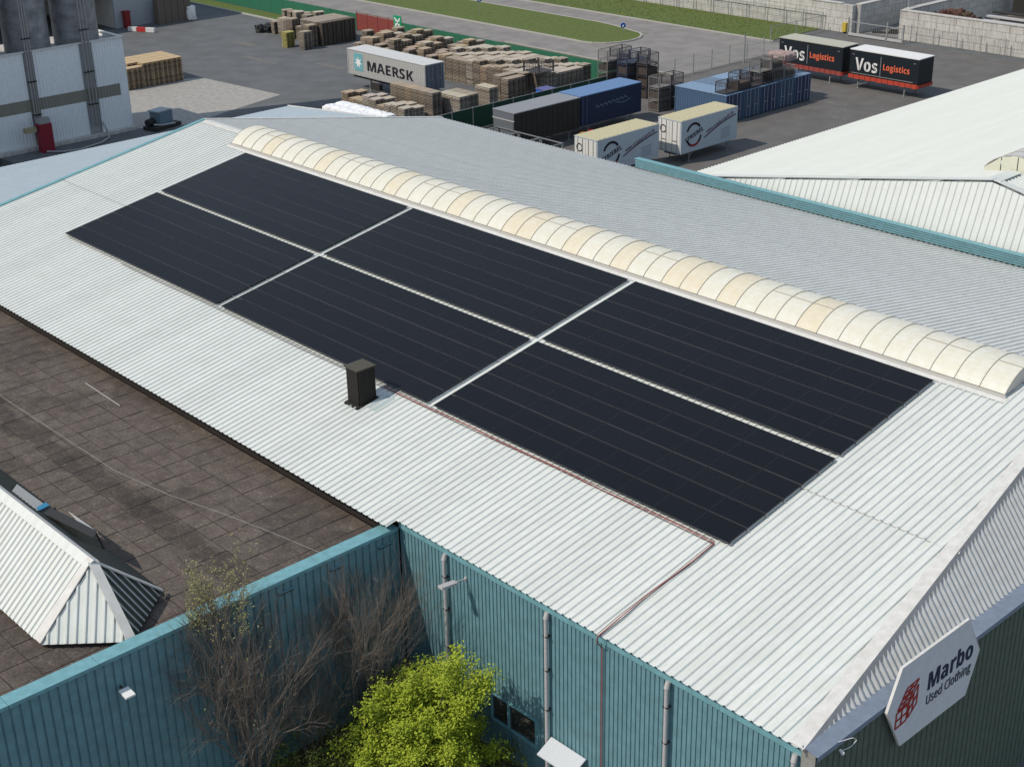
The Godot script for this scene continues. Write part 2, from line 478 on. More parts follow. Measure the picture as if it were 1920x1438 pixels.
# ---------------------------------------------------------------- main warehouse
func warehouse() -> void:
	var w := thing("warehouse", "long teal warehouse with white ribbed gable roof and grey hipped end", "warehouse", Vector3(-49, 0, ZR))
	var c10 := cos(deg_to_rad(10.0))
	var s10 := sin(deg_to_rad(10.0))
	var slen := (ZN - ZR) / c10
	var near := Node3D.new()
	near.name = "roof"
	w.add_child(near)
	near.set_meta("label", "white sunlit slope facing the flat roof")
	var far := Node3D.new()
	far.name = "roof_001"
	w.add_child(far)
	far.set_meta("label", "greyer slope on the container yard side")
	var Vn := Vector3(0, s10, -c10)
	var Nn := Vector3(0, c10, s10)
	var Vf := Vector3(0, s10, c10)
	var Nf := Vector3(0, c10, -s10)
	var lap := 9.95
	var shared := {}
	for k in 62:
		var x := XA + k
		var low := -0.47 if x < -37.0 else 0.0
		var clip := x + 1.0 > -21.0
		for course in 2:
			for side in 2:
				var N := Nn if side == 0 else Nf
				var V := Vn if side == 0 else Vf
				var o := Vector3(0, EAVE, ZN if side == 0 else ZF) + N * (0.011 * course)
				var a := (low if side == 0 else 0.0) if course == 0 else lap - 0.12
				var e := lap if course == 0 else slen - 0.02
				var mt: Material = M["roof%d" % [0, 1, 0, 2, 1, 0, 2][(k * 3 + course * 2) % 7]] if side == 0 else M.far_roof
				var par: Node = near if side == 0 else far
				if clip:
					var hi := func(u: float) -> float: return clampf((XB - (x + u)) / 0.75 / s10, 0.0, e)
					var cut := MB.new().sheet(o + Vector3(x, 0, 0), Vector3.RIGHT, V, N, 0, 1.0, 1.0 / 3, TRAP, const_f(a), hi)
					if cut.v.size() > 0: part(par, "roof_sheet", cut, mt)
				else:
					var key := "%d%d%d" % [course, side, int(low * 100)]
					if not shared.has(key):
						shared[key] = MB.new().sheet(o, Vector3.RIGHT, V, N, 0, 1.0, 1.0 / 3, TRAP, const_f(a), const_f(e)).mesh()
					inst(par, "roof_sheet", shared[key], mt, Vector3(x, 0, 0))
	# brown sealant that shows along the lap of the two courses
	for k in 13:
		var x := XA + k * 4.6
		part(near, "lap_sealant", MB.new().sheet(Vector3(0, EAVE, ZN) + Nn * 0.014, Vector3.RIGHT, Vn, Nn, x + 0.01, minf(x + 4.58, -20.4), 1.0 / 3, TRAP, const_f(lap - 0.145), const_f(lap - 0.105)), M.lip)
	# ridge cap beyond the skylight
	for s in [[XA, -74.6], [-23.1, -20.7]]:
		var b := MB.new()
		var r := EAVE + (ZN - ZR) * S10 + 0.06
		b.quad(Vector3(s[0], r - 0.07, ZR + 0.4), Vector3(s[1], r - 0.07, ZR + 0.4), Vector3(s[1], r, ZR), Vector3(s[0], r, ZR))
		b.quad(Vector3(s[0], r, ZR), Vector3(s[1], r, ZR), Vector3(s[1], r - 0.07, ZR - 0.4), Vector3(s[0], r - 0.07, ZR - 0.4))
		part(w, "ridge_cap", b, M.flash)
	# hip flashing on the near end, both sides
	for side in [1.0, -1.0]:
		for i in 7:
			var b := MB.new()
			var t0 := i / 7.0
			var t1 := (i + 1) / 7.0
			var pts := []
			for t in [t0, t1]:
				var y: float = EAVE + 3.5 * t
				var z: float = ZR + side * (ZN - ZR) * (1.0 - t)
				pts.append(Vector3(XB - (y - EAVE) * 0.75, y + 0.065, z))
			var inn := Vector3(-0.42, 0, 0)
			var dn := Vector3(0.16, -0.24, 0)
			b.quad(pts[0] + inn, pts[0], pts[1], pts[1] + inn)
			b.quad(pts[0], pts[0] + Vector3(0.05, 0, 0), pts[1] + Vector3(0.05, 0, 0), pts[1])
			part(w, "hip_flashing", b, M.flash)
			b = MB.new()
			b.quad(pts[0] + Vector3(0.05, 0, 0), pts[0] + dn, pts[1] + dn, pts[1] + Vector3(0.05, 0, 0))
			part(w, "flashing_lip", b, M.lip)
	# steep grey corrugated hip end
	var Vh := Vector3(-0.75, 1, 0).normalized()
	var Nh := Vector3(1, 0.75, 0).normalized()
	var hi_h := func(u: float) -> float: return maxf(minf(u, (ZN - ZF) - u) * S10 * 1.25 - 0.02, 0.0)
	part(w, "hip_cladding", MB.new().sheet(Vector3(XB + 0.02, EAVE, ZN), Vector3.FORWARD, Vh, Nh, 0.2, ZN - ZF - 0.2, 0.25, WAVE, const_f(0.0), hi_h), M.hip)
	var lb := MB.new()
	lb.quad(Vector3(-18.4, 7.09, ZN - 0.05), Vector3(-17.86, 6.99, ZN - 0.05), Vector3(-17.86, 6.99, ZF), Vector3(-18.4, 7.09, ZF))
	lb.quad(Vector3(-17.86, 6.99, ZN - 0.05), Vector3(-17.86, 6.82, ZN - 0.05), Vector3(-17.86, 6.82, ZF), Vector3(-17.86, 6.99, ZF))
	part(w, "gable_ledge", lb, M.ledge)
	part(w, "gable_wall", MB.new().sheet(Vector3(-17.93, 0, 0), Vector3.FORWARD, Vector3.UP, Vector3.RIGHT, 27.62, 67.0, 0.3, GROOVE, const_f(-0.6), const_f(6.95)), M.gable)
	part(w, "corner_post", MB.new().span(Vector3(-18.42, -0.6, -27.86), Vector3(-17.95, 6.93, -27.6)), M.post)
	# near teal wall, with a window opening
	var nw := MB.new()
	var o0 := Vector3(0, 0, -27.7)
	for s in [[-36.4, -31.62, -0.6, 6.78], [-31.62, -29.28, -0.6, 0.72], [-31.62, -29.28, 1.86, 6.78], [-29.28, -18.42, -0.6, 6.78]]:
		nw.sheet(o0, Vector3.RIGHT, Vector3.UP, Vector3.BACK, s[0], s[1], 0.19, GROOVE, const_f(s[2]), const_f(s[3]))
	part(w, "wall", nw, M.teal)
	for i in 6:
		part(w, "eave_trim", MB.new().span(Vector3(-36.4 + i * 3.0, 6.62, -27.7), Vector3(-36.4 + minf((i + 1) * 3.0 - 0.01, 18.0), 6.86, -27.655)), M.teal_trim)
	part(w, "wall", MB.new().span(Vector3(-80, -0.6, -28.0), Vector3(-36.4, 6.75, -27.75)), M.eave_shade)  # wall coloured near-black for the shade beneath the roof edge
	part(w, "eave_shade_box", MB.new().span(Vector3(-80, 6.25, -27.75), Vector3(-36.98, 6.7, -27.42)), M.eave_shade)  # added dark box; its colour stands in for shade under the eave
	part(w, "wall", MB.new().span(Vector3(-80.2, 0, -67.0), Vector3(-18.1, 6.85, -66.8)), M.dark_teal)
	var gw := MB.new()
	gw.poly([Vector3(-80.2, 0, -67.0), Vector3(-80.2, 0, -27.8), Vector3(-80.2, 6.85, -27.8), Vector3(-80.2, 10.35, ZR), Vector3(-80.2, 6.85, -67.0)], Vector3(0.12, 0, 0))
	part(w, "wall", gw, M.dark_teal)
	# verge trims of the far gable
	for q in [[ZN + 0.47, M.teal_trim], [ZF, M.flash]]:
		var b := MB.new()
		var z0: float = q[0]
		var ye := EAVE - (0.083 if z0 > -28 else 0.0)
		var p0 := Vector3(XA, ye + 0.06, z0)
		var p1 := Vector3(XA, EAVE + 3.5 + 0.06, ZR)
		for i in 6:
			b = MB.new()
			var a := p0.lerp(p1, i / 6.0)
			var e := p0.lerp(p1, (i + 1) / 6.0 - 0.0008)
			b.bar(a + Vector3(0.02, -0.06, 0), e + Vector3(0.02, -0.06, 0), 0.3 if z0 > -28 else 0.22, 0.24)
			part(w, "verge_trim", b, q[1])
	# window
	var wf := MB.new()
	for s in [[-31.66, 0.68, -29.24, 0.76], [-31.66, 1.82, -29.24, 1.9], [-31.66, 0.76, -31.58, 1.82], [-29.34, 0.76, -29.2, 1.82], [-30.75, 0.76, -30.7, 1.82]]:
		wf.span(Vector3(s[0], s[1], -27.8), Vector3(s[2], s[3], -27.66))
	var wn := part(w, "window", wf, M.teal_trim)
	var glass := StandardMaterial3D.new()
	glass.albedo_color = Color(0.25, 0.28, 0.28, 0.28)
	glass.transparency = BaseMaterial3D.TRANSPARENCY_ALPHA
	glass.roughness = 0.04
	for s in [[-31.58, -30.76], [-30.69, -29.35]]:
		part(wn, "pane", MB.new().span(Vector3(s[0], 0.77, -27.745), Vector3(s[1], 1.81, -27.735)), glass)
	var room := MB.new()
	room.span(Vector3(-31.8, 0.4, -29.9), Vector3(-29.1, 2.2, -29.8))
	room.span(Vector3(-31.8, 0.4, -29.8), Vector3(-29.1, 0.5, -27.82))
	room.span(Vector3(-31.8, 2.1, -29.8), Vector3(-29.1, 2.2, -27.82))
	room.span(Vector3(-31.9, 0.4, -29.9), Vector3(-31.8, 2.2, -27.82))
	room.span(Vector3(-29.1, 0.4, -29.9), Vector3(-29.0, 2.2, -27.82))
	part(w, "window_recess", room, mat(lin(0.30, 0.27, 0.24), 0.9))
	# downpipes with brackets
	for x in [-33.77, -28.62, -23.36, -18.62]:
		var p := part(w, "downpipe", MB.new().tube(Vector3(x, -0.6, -27.55), Vector3(x, 6.42, -27.55), 0.072, 0.072, 12), M.pipe)
		part(p, "pipe_outlet", MB.new().tube(Vector3(x, 6.42, -27.55), Vector3(x, 6.66, -27.62), 0.1, 0.085, 10), M.pipe)
		for y in [0.9, 2.8, 4.4, 5.75]:
			part(p, "pipe_bracket", MB.new().box(Vector3(x, y, -27.58), Vector3(0.2, 0.035, 0.2)), M.dark)
	barrel(w, "rooflight", -74.7, -23.0, true)

	# door canopy on the near wall
	var cn := thing("door_canopy", "pale grey sloping canopy over a doorway beside a downpipe", "canopy", Vector3(-27.9, -0.6, -27.6))
	part(cn, "canopy_sheet", MB.new().poly([Vector3(-28.5, 1.62, -27.64), Vector3(-28.5, 1.28, -26.95), Vector3(-26.85, 1.28, -26.95), Vector3(-26.85, 1.62, -27.64)], Vector3(0, 0.05, 0)), mat(lin(0.55, 0.58, 0.62), 0.5, 0.0, M.dirt, 1.0))
	part(cn, "door_leaf", MB.new().span(Vector3(-28.3, -0.6, -27.66), Vector3(-27.0, 1.1, -27.6)), M.white)
	for x in [-28.45, -26.9]:
		part(cn, "canopy_strut", MB.new().bar(Vector3(x, 0.85, -27.64), Vector3(x, 1.27, -27.0), 0.04, 0.04), M.pipe)

func barrel(w: Node, called: String, x0: float, x1: float, main: bool) -> void:
	# vaulted rooflight along the ridge: kerbs, glazing bars and single curved panes
	var hw := 1.62
	var y0 := EAVE + (ZN - ZR - hw) * S10 + 0.16
	var rise := 0.74
	var root := Node3D.new()
	root.name = called
	w.add_child(root)
	root.set_meta("label", "cream vaulted rooflight along the ridge")
	var kb := mat(lin(0.5, 0.49, 0.46), 0.6, 0.0, M.dirt, 1.0)
	for s in [1.0, -1.0]:
		var b := MB.new()
		b.span(Vector3(x0 - 0.05, y0 - 0.26, ZR + s * hw), Vector3(x1 + 0.05, y0 - 0.02, ZR + s * (hw + 0.06)))
		b.span(Vector3(x0 - 0.1, y0 - 0.14, ZR + s * (hw + 0.06)), Vector3(x1 + 0.1, y0 - 0.08, ZR + s * (hw + 0.16)))
		part(root, "kerb", b, kb)
		b = MB.new()
		b.quad(Vector3(x0 - 0.2, y0 - 0.08, ZR + s * (hw + 0.1)), Vector3(x1 + 0.2, y0 - 0.08, ZR + s * (hw + 0.1)), Vector3(x1 + 0.2, y0 - 0.17, ZR + s * (hw + 0.36)), Vector3(x0 - 0.2, y0 - 0.17, ZR + s * (hw + 0.36)))
		part(root, "apron_flashing", b, M.flash)
	var seg := 14
	var arc := func(t: float, r: float) -> Vector2:
		var rad := (hw * hw + rise * rise) / (2.0 * rise)
		var half := asin(hw / rad)
		var a := lerpf(-half, half, t)
		return Vector2(sin(a) * (rad + r), cos(a) * (rad + r) - (rad - rise))
	var count := 49
	var dx := (x1 - x0) / count
	var pane := MB.new()
	for i in seg:
		var p: Vector2 = arc.call(i / float(seg), 0.0)
		var q: Vector2 = arc.call((i + 1) / float(seg), 0.0)
		pane.quad(Vector3(0, p.y, p.x), Vector3(0, q.y, q.x), Vector3(dx - 0.035, q.y, q.x), Vector3(dx - 0.035, p.y, p.x))
	for i in pane.n.size():
		if pane.n[i].y < 0: pane.n[i] = -pane.n[i]
	var pm := pane.mesh()
	var ribb := MB.new()
	for i in seg:
		var p: Vector2 = arc.call(i / float(seg), 0.02)
		var q: Vector2 = arc.call((i + 1) / float(seg), 0.02)
		ribb.bar(Vector3(0, p.y, p.x), Vector3(0, q.y, q.x), 0.022, 0.02)
	var rm := ribb.mesh()
	var stain := tint(91, 0.012, 0.06, 0.7, Color(0.965, 0.945, 0.895), Color(1, 1, 1), 0.985, Color(0.85, 0.78, 0.66))
	var creams := [mat(lin(0.655, 0.655, 0.60), 0.5, 0.0, stain, 3.0), mat(lin(0.65, 0.612, 0.505), 0.5, 0.0, stain, 3.0), mat(lin(0.65, 0.655, 0.595), 0.5, 0.0, stain, 3.0), mat(lin(0.67, 0.665, 0.61), 0.5, 0.0, stain, 3.0)]
	var barm := mat(lin(0.42, 0.41, 0.36), 0.6)
	var beige := [3, 8, 14, 19, 23, 24, 27, 30, 33, 34, 36, 40]
	for k in count:
		var c: Material = creams[1] if beige.has(k) else creams[[0, 3, 0, 2][(k * 7 + k / 3) % 4]]
		inst(root, "pane", pm, c, Vector3(x0 + k * dx + 0.017, y0, ZR))
	for k in count + 1:
		inst(root, "glazing_bar", rm, barm, Vector3(x0 + k * dx, y0, ZR))
	# opening-light rails that lie across every few panes
	for k in [2, 3, 9, 10, 11, 16, 17, 18, 24, 25, 26, 31, 32, 38, 39, 40, 45, 46, 48]:
		var p: Vector2 = arc.call(0.62, 0.012)
		part(root, "hatch_rail", MB.new().box(Vector3(x0 + (k + 0.5) * dx, y0 + p.y, ZR + p.x), Vector3(dx - 0.04, 0.03, 0.03)), barm)
	for e in [x0, x1]:
		var b := MB.new()
		for i in seg:
			var p: Vector2 = arc.call(i / float(seg), -0.01)
			var q: Vector2 = arc.call((i + 1) / float(seg), -0.01)
			b.quad(Vector3(e, y0, ZR + p.x), Vector3(e, y0, ZR + q.x), Vector3(e, y0 + q.y, ZR + q.x), Vector3(e, y0 + p.y, ZR + p.x))
		part(root, "end_panel", b, kb)

# ---------------------------------------------------------------- solar arrays, cables, vent box, lamps, sign
func solar() -> void:
	var glassy := []
	for c in [[0.0098, 0.0118, 0.0155], [0.0106, 0.0126, 0.0163], [0.0092, 0.0112, 0.0149]]:
		var m := mat(lin(c[0], c[1], c[2]), 0.28, 0.0, tint(101, 0.03, 0.12, 0.5, Color(0.85, 0.85, 0.88), Color(1, 1, 1)), 3.0)
		m.metallic_specular = 0.22
		glassy.append(m)
	var framem := mat(lin(0.0102, 0.0118, 0.0145), 0.4)
	var c10 := cos(deg_to_rad(10.0))
	var s10 := sin(deg_to_rad(10.0))
	var V := Vector3(0, s10, -c10)
	var N := Vector3(0, c10, s10)
	var pw := 15.32 / 9.0
	var ph := 1.0
	var turn := Basis(Vector3.RIGHT, N, -V)
	var gm := MB.new().box(Vector3.ZERO, Vector3(pw - 0.03, 0.034, ph - 0.068)).mesh()
	var fm := MB.new()
	for s in [-1.0, 1.0]:
		fm.box(Vector3(s * (pw * 0.5 - 0.016), 0, 0), Vector3(0.018, 0.038, ph - 0.03))
		fm.box(Vector3(0, 0, s * (ph * 0.5 - 0.027)), Vector3(pw - 0.02, 0.036, 0.016))
	var frame_mesh := fm.mesh()
	var edge_mesh := MB.new().box(Vector3(0, 0.004, ph * 0.5 - 0.027), Vector3(pw - 0.03, 0.04, 0.02)).mesh()
	var edges := []
	for g in [0.042, 0.05, 0.06, 0.046]: edges.append(mat(lin(g, g, g * 1.05), 0.45))
	var cols := [-40.92, -56.64, -72.36]
	var zs := [-33.2, -39.34]
	var lab := [["the dark solar array nearest the hexagonal sign, on the lower half of the roof", "dark solar array beside the rooflight at the grey hipped end"], ["dark middle solar array behind the black roof vent box", "dark middle solar array against the cream rooflight"], ["dark solar array at the far gable, lower half of the slope", "dark solar array at the far gable, touching the rooflight"]]
	for i in 3:
		for j in 2:
			var x0: float = cols[i]
			var z0: float = zs[j]
			var y0 := EAVE + (ZN - z0) * S10
			var a := thing("solar_array", lab[i][j], "solar array", Vector3(x0 + 7.66, y0, z0), "black solar arrays on the white roof")
			for r in 6:
				for c in 9:
					var gap := 0.0
					var p := Vector3(x0 + (c + 0.5) * (pw - 0.006) + gap, y0, z0) + V * ((r + 0.5) * ph) + N * 0.16
					var q := inst(a, "panel", gm, glassy[(r * 5 + c * 3 + i) % 3], p, turn)
					inst(q, "frame", frame_mesh, framem, p, Basis.IDENTITY)
					inst(q, "edge_trim", edge_mesh, edges[(r * 3 + i + j + (c >> 2)) % 4], p, Basis.IDENTITY)
			for r in 7:
				var s0: Vector3 = Vector3(x0, y0, z0) + V * (r * ph + (0.12 if r == 0 else (-0.12 if r == 6 else 0.0))) + N * 0.09
				part(a, "mounting_rail", MB.new().box(s0 + Vector3(7.66, 0, 0), Vector3(15.3, 0.05, 0.04), turn), M.steel)
	# cable run under the lower edge of the arrays and down the wall
	var roof_y := func(z: float, h: float) -> float: return EAVE + (ZN - z) * S10 + h
	var names := ["grey cable lying along the lower edge of the solar arrays", "red cable running along the solar arrays and down the teal wall", "black cable running beside the red one over the eave"]
	for k in 3:
		var z := -33.13 + k * 0.055
		var pts := [Vector3(-71.9 + k * 3.0, roof_y.call(z, 0.075), z)]
		if k == 1: pts = [Vector3(-44.0, roof_y.call(z, 0.075), z)]
		var x := -26.2 + k * 0.055
		for i in 10:
			var t: float = pts[0].x + (x - pts[0].x) * (i + 1) / 10.0
			var zz := z + sin(i * 2.1 + k) * 0.03
			pts.append(Vector3(t, roof_y.call(zz, 0.075), zz))
		for i in 5:
			var zz := lerpf(z, -27.35, (i + 1) / 5.0)
			pts.append(Vector3(x + sin(i * 1.7 + k) * 0.035, roof_y.call(zz, 0.075), zz))
		if k > 0:
			pts.append(Vector3(x, 6.8, -27.38))
			pts.append(Vector3(x, 6.5, -27.62))
			pts.append(Vector3(x, -0.6, -27.62))
		var cb := part(self, "cable", MB.new().path(pts, 0.013 if k != 1 else 0.015), [mat(lin(0.16, 0.15, 0.15), 0.7), mat(lin(0.42, 0.10, 0.09), 0.6), mat(lin(0.05, 0.04, 0.04), 0.7)][k])
		tag(cb, names[k], "cable")
	# black boarded vent box
	var bx := thing("roof_vent", "black upright vent box standing on the white roof", "vent", Vector3(-44.05, 7.75, -31.95))
	var vb := MB.new()
	for i in 5:
		vb.box(Vector3(-44.32 + i * 0.148, 8.45, -31.5), Vector3(0.14, 1.75, 0.03))
		vb.box(Vector3(-43.63, 8.45, -31.62 - i * 0.168), Vector3(0.03, 1.75, 0.16))
	vb.span(Vector3(-44.4, 7.6, -32.36), Vector3(-43.645, 9.3, -31.515))
	part(bx, "boarding", vb, mat(lin(0.02, 0.018, 0.016), 0.75, 0.0, M.wood_t, 0.6))
	part(bx, "cap", MB.new().box(Vector3(-44.02, 9.36, -31.93), Vector3(0.9, 0.06, 0.98)), mat(lin(0.09, 0.085, 0.07), 0.8, 0.0, M.felt_t, 0.8))
	part(bx, "base_flange", MB.new().box(Vector3(-44.02, 7.83, -31.93), Vector3(0.98, 0.05, 1.06), turn), M.black)
	for i in 4:
		part(bx, "flange_foot", MB.new().box(Vector3(-44.42 + i * 0.26, 7.735, -31.38), Vector3(0.12, 0.06, 0.14), turn), M.black)
	part(bx, "soaker_sheet", MB.new().box(Vector3(-43.2, 7.87, -32.25), Vector3(0.75, 0.012, 1.1), turn), mat(lin(0.38, 0.46, 0.46), 0.6, 0.0, M.dirt, 0.7))
	# lamps
	var lamp := thing("wall_lamp", "grey flood lamp on an arm below the eave, beside a downpipe", "lamp", Vector3(-32.75, 6.05, -27.7))
	part(lamp, "bracket", MB.new().box(Vector3(-32.75, 6.05, -27.66), Vector3(0.1, 0.16, 0.06)), M.pipe)
	part(lamp, "arm", MB.new().tube(Vector3(-32.75, 6.05, -27.66), Vector3(-32.75, 6.15, -27.15), 0.03, 0.03, 8), M.pipe)
	part(lamp, "head", MB.new().bar(Vector3(-32.75, 6.13, -27.2), Vector3(-32.75, 6.22, -26.5), 0.24, 0.09), M.pipe)
	var l2 := thing("wall_lamp", "small white flood lamp alone on the shaded teal wall", "lamp", Vector3(-36.4, 5.5, -16.2))
	part(l2, "bracket", MB.new().bar(Vector3(-36.42, 5.5, -16.2), Vector3(-36.15, 5.5, -16.2), 0.05, 0.05), M.dark)
	part(l2, "head", MB.new().bar(Vector3(-36.2, 5.5, -16.2), Vector3(-35.75, 5.44, -16.2), 0.34, 0.07), M.white)
	var cam := thing("camera_dome", "small white camera fixed in the shaded teal corner", "camera", Vector3(-36.4, 5.0, -26.4))
	part(cam, "dome", MB.new().tube(Vector3(-36.42, 5.0, -26.4), Vector3(-36.2, 4.94, -26.4), 0.07, 0.05, 10), M.pipe)
	for z in [-27.0, -24.85, -22.65]:
		var v := thing("wall_louvre", "narrow black vent slot in the shaded teal wall, %s from the inner corner" % ORD[[-27.0, -24.85, -22.65].find(z)], "vent", Vector3(-36.42, 6.1, z), "vent slots in the shaded teal wall")
		part(v, "slot", MB.new().box(Vector3(-36.42, 6.12, z), Vector3(0.06, 0.07, 0.62)), M.black)
		part(v, "hood", MB.new().box(Vector3(-36.39, 6.18, z), Vector3(0.12, 0.025, 0.66)), M.dark_teal)
	# hexagonal sign, standing proud of the dark gable
	var sg := thing("hexagon_sign", "white hexagonal sign reading Marbo Used Clothing on dark gable", "sign", Vector3(-17.75, 5.2, -33.3))
	var hx := [Vector3(-17.78, 6.88, -30.72), Vector3(-17.78, 5.24, -31.62), Vector3(-17.78, 5.2, -35.25), Vector3(-17.78, 6.62, -35.8), Vector3(-17.78, 8.16, -34.9), Vector3(-17.78, 8.17, -31.3)]
	part(sg, "board", MB.new().poly(hx, Vector3(0.08, 0, 0)), mat(lin(0.62, 0.65, 0.69), 0.5, 0.0, M.dirt, 3.0))
	for i in 6:
		part(sg, "rim", MB.new().bar(hx[i] + Vector3(0.04, 0, 0), hx[(i + 1) % 6] + Vector3(0.04, 0, 0), 0.03, 0.09, Vector3.RIGHT), M.flash)
	var ty := Basis(Vector3.UP, PI / 2)
	var navy := mat(lin(0.012, 0.02, 0.055), 0.5)
	words(sg, "name_lettering", "Marbo", navy, Vector3(-17.69, 6.93, -34.1), ty, 2.5, 0.68, 800)
	words(sg, "line_lettering", "Used Clothing", mat(lin(0.05, 0.06, 0.08), 0.5), Vector3(-17.69, 6.2, -34.1), ty, 2.5, 0.48, 400)
	var bale := mat(lin(0.36, 0.03, 0.025), 0.5)
	# strapped bales drawn as red outlines: front, side and top faces with a cross strap each
	var P := func(a: float, b: float) -> Vector3: return Vector3(-17.685, 6.06 + b * 0.79, -31.22 - a * 0.92)
	var lines := []
	for f in [[[0, 0], [0.62, 0.05], [0.62, 0.75], [0, 0.7]], [[0.7, 0.1], [1.15, 0.5], [1.15, 1.35], [0.7, 0.8]], [[0.05, 0.8], [0.65, 0.86], [0.85, 1.2], [0.25, 1.14]], [[0.28, 1.22], [0.9, 1.28], [1.15, 1.62], [0.5, 1.56]]]:
		for i in 4: lines.append([f[i], f[(i + 1) % 4]])
		for i in 2: lines.append([[(f[i][0] + f[i + 1][0]) / 2, (f[i][1] + f[i + 1][1]) / 2], [(f[i + 2][0] + f[(i + 3) % 4][0]) / 2, (f[i + 2][1] + f[(i + 3) % 4][1]) / 2]])
	var eb := MB.new()
	for l in lines:
		var a: Vector3 = P.call(l[0][0], l[0][1])
		var b: Vector3 = P.call(l[1][0], l[1][1])
		eb.bar(a, b, 0.012, 0.055, Vector3.RIGHT.cross(b - a))
	part(sg, "bale_emblem", eb, bale)
	var fl := thing("gable_floodlight", "small white floodlight with looped cable under the grey ledge", "lamp", Vector3(-17.85, 6.5, -28.6))
	part(fl, "head", MB.new().tube(Vector3(-17.9, 6.62, -28.7), Vector3(-17.74, 6.57, -28.66), 0.04, 0.06, 10), M.white)
	part(fl, "cable", MB.new().path([Vector3(-17.84, 7.03, -28.5), Vector3(-17.7, 6.98, -29.0), Vector3(-17.72, 6.75, -29.25), Vector3(-17.8, 6.55, -29.1), Vector3(-17.85, 6.58, -28.75)], 0.012), M.white)

# ---------------------------------------------------------------- flat-roofed neighbour
func flat_building() -> void:
	var w := thing("flat_building", "flat-roofed teal building with dark felt roof squares and pale coping", "building", Vector3(-56, -0.6, -14))
	part(w, "wall", MB.new().sheet(Vector3(-36.45, 0, 0), Vector3.FORWARD, Vector3.UP, Vector3.RIGHT, -8.0, 27.66, 0.31, [Vector2(0, 0), Vector2(0.72, 0), Vector2(0.76, -0.06), Vector2(0.94, -0.06)], const_f(-0.6), const_f(6.5)), M.dark_teal)
	part(w, "wall", MB.new().span(Vector3(-84, -0.6, 8.0), Vector3(-36.5, 6.5, 8.2)), M.dark_teal)
	part(w, "parapet", MB.new().span(Vector3(-36.9, 6.0, -27.6), Vector3(-36.5, 6.52, 8.0)), M.dark_teal)
	for i in 12:
		var z1 := -27.62 + i * 3.0
		part(w, "coping", MB.new().span(Vector3(-36.98, 6.53, z1 + 0.006), Vector3(-36.38, 6.66, z1 + 2.99)), M.teal_trim)
	part(w, "roof_deck", MB.new().span(Vector3(-84, 5.9, -27.45), Vector3(-36.9, 6.18, 8.0)), M.seam)
	var rows := [-27.42]
	for z in [-26.41, -25.39, -24.37, -23.4, -22.62, -21.46, -20.47, -19.45, -18.43, -17.41, -16.39, -15.37, -14.35, -13.33, -12.31, -11.29, -10.27, -9.2]: rows.append(z)
	var list := []
	for r in rows.size() - 1:
		for c in 45:
			var xo := 0.22 if r >= 6 else 0.0
			var x := -37.45 + xo - c * 1.055
			var zc: float = (rows[r] + rows[r + 1]) * 0.5
			var score := x * x + zc * zc
			var px := _in_view(Vector3(x, 6.2, zc))
			list.append([score if px else score + 1e6, x, zc, rows[r + 1] - rows[r], r, c])
	list.sort_custom(func(a, b): return a[0] < b[0])
	var shared := {}
	var rest := MB.new()
	for i in list.size():
		var q: Array = list[i]
		var hgt: float = [0.024, 0.03, 0.019][(q[4] * 7 + q[5] * 3) % 3]
		var dz: float = q[3] - 0.035
		if i < 300:
			var key := "%.2f_%.3f" % [dz, hgt]
			if not shared.has(key):
				shared[key] = MB.new().poly([Vector3(-0.51, 0, dz / 2), Vector3(0.51, 0, dz / 2), Vector3(0.51, 0, -dz / 2), Vector3(-0.51, 0, -dz / 2)], Vector3(0, hgt, 0)).mesh()
			var t := rng.randf()
			var mt: Material = M.felt[0 if t < 0.4 else (1 if t < 0.72 else (2 if t < 0.9 else 3))]
			inst(w, "felt_square", shared[key], mt, Vector3(q[1] + rng.randf_range(-0.015, 0.015), 6.18, q[2] + rng.randf_range(-0.01, 0.01)), Basis(Vector3.UP, rng.randf_range(-0.014, 0.014)))
		else:
			rest.box(Vector3(q[1], 6.18 + hgt * 0.5, q[2]), Vector3(1.015, hgt, dz))
	part(w, "felt_squares_beyond", rest, M.felt[0]).set_meta("kind", "stuff")
	var cb := part(self, "lightning_cable", MB.new().path([Vector3(-72, 6.23, -22.9), Vector3(-58.7, 6.23, -22.72), Vector3(-48.5, 6.23, -22.8), Vector3(-45.2, 6.23, -23.3), Vector3(-42.4, 6.23, -24.0), Vector3(-40, 6.23, -24.5), Vector3(-37.0, 6.24, -25.0)], 0.008), M.lip)
	tag(cb, "thin pale cable lying across the brown felt roof", "cable")
	var stick := part(self, "roof_batten", MB.new().bar(Vector3(-57.2, 6.24, -26.1), Vector3(-53.9, 6.24, -26.0), 0.035, 0.03), M.lip)
	tag(stick, "single pale batten lying on felt below the white eave", "batten")
	# pointed rooflight with white ribbed sheets
	var rl := thing("ridge_rooflight", "white ribbed ridge rooflight with pointed end on the felt roof", "rooflight", Vector3(-48, 6.2, -17.2))
	var ry := 8.45
	var re := -39.25
	var za := -14.95
	var zb := -19.4
	var yb := 6.38
	var slope := Vector3(0, ry - yb, -17.2 - za)
	part(rl, "roof_sheet", MB.new().sheet(Vector3(-60, yb, za), Vector3.RIGHT, slope.normalized(), Vector3(0, slope.z, -slope.y).normalized() * -1.0, 0, 60 + re - 0.25, 0.28, TRAP, const_f(0.0), const_f(slope.length())), M.roof0)
	part(rl, "verge_sheet", MB.new().poly([Vector3(re - 0.3, yb + 0.05, za), Vector3(-39.03, yb + 0.05, za), Vector3(re + 0.02, ry + 0.05, -17.2), Vector3(re - 0.3, ry + 0.05, -17.2)], Vector3(0, 0.03, 0.03)), M.flash)
	var s2 := Vector3(0, ry - yb, -17.2 - zb)
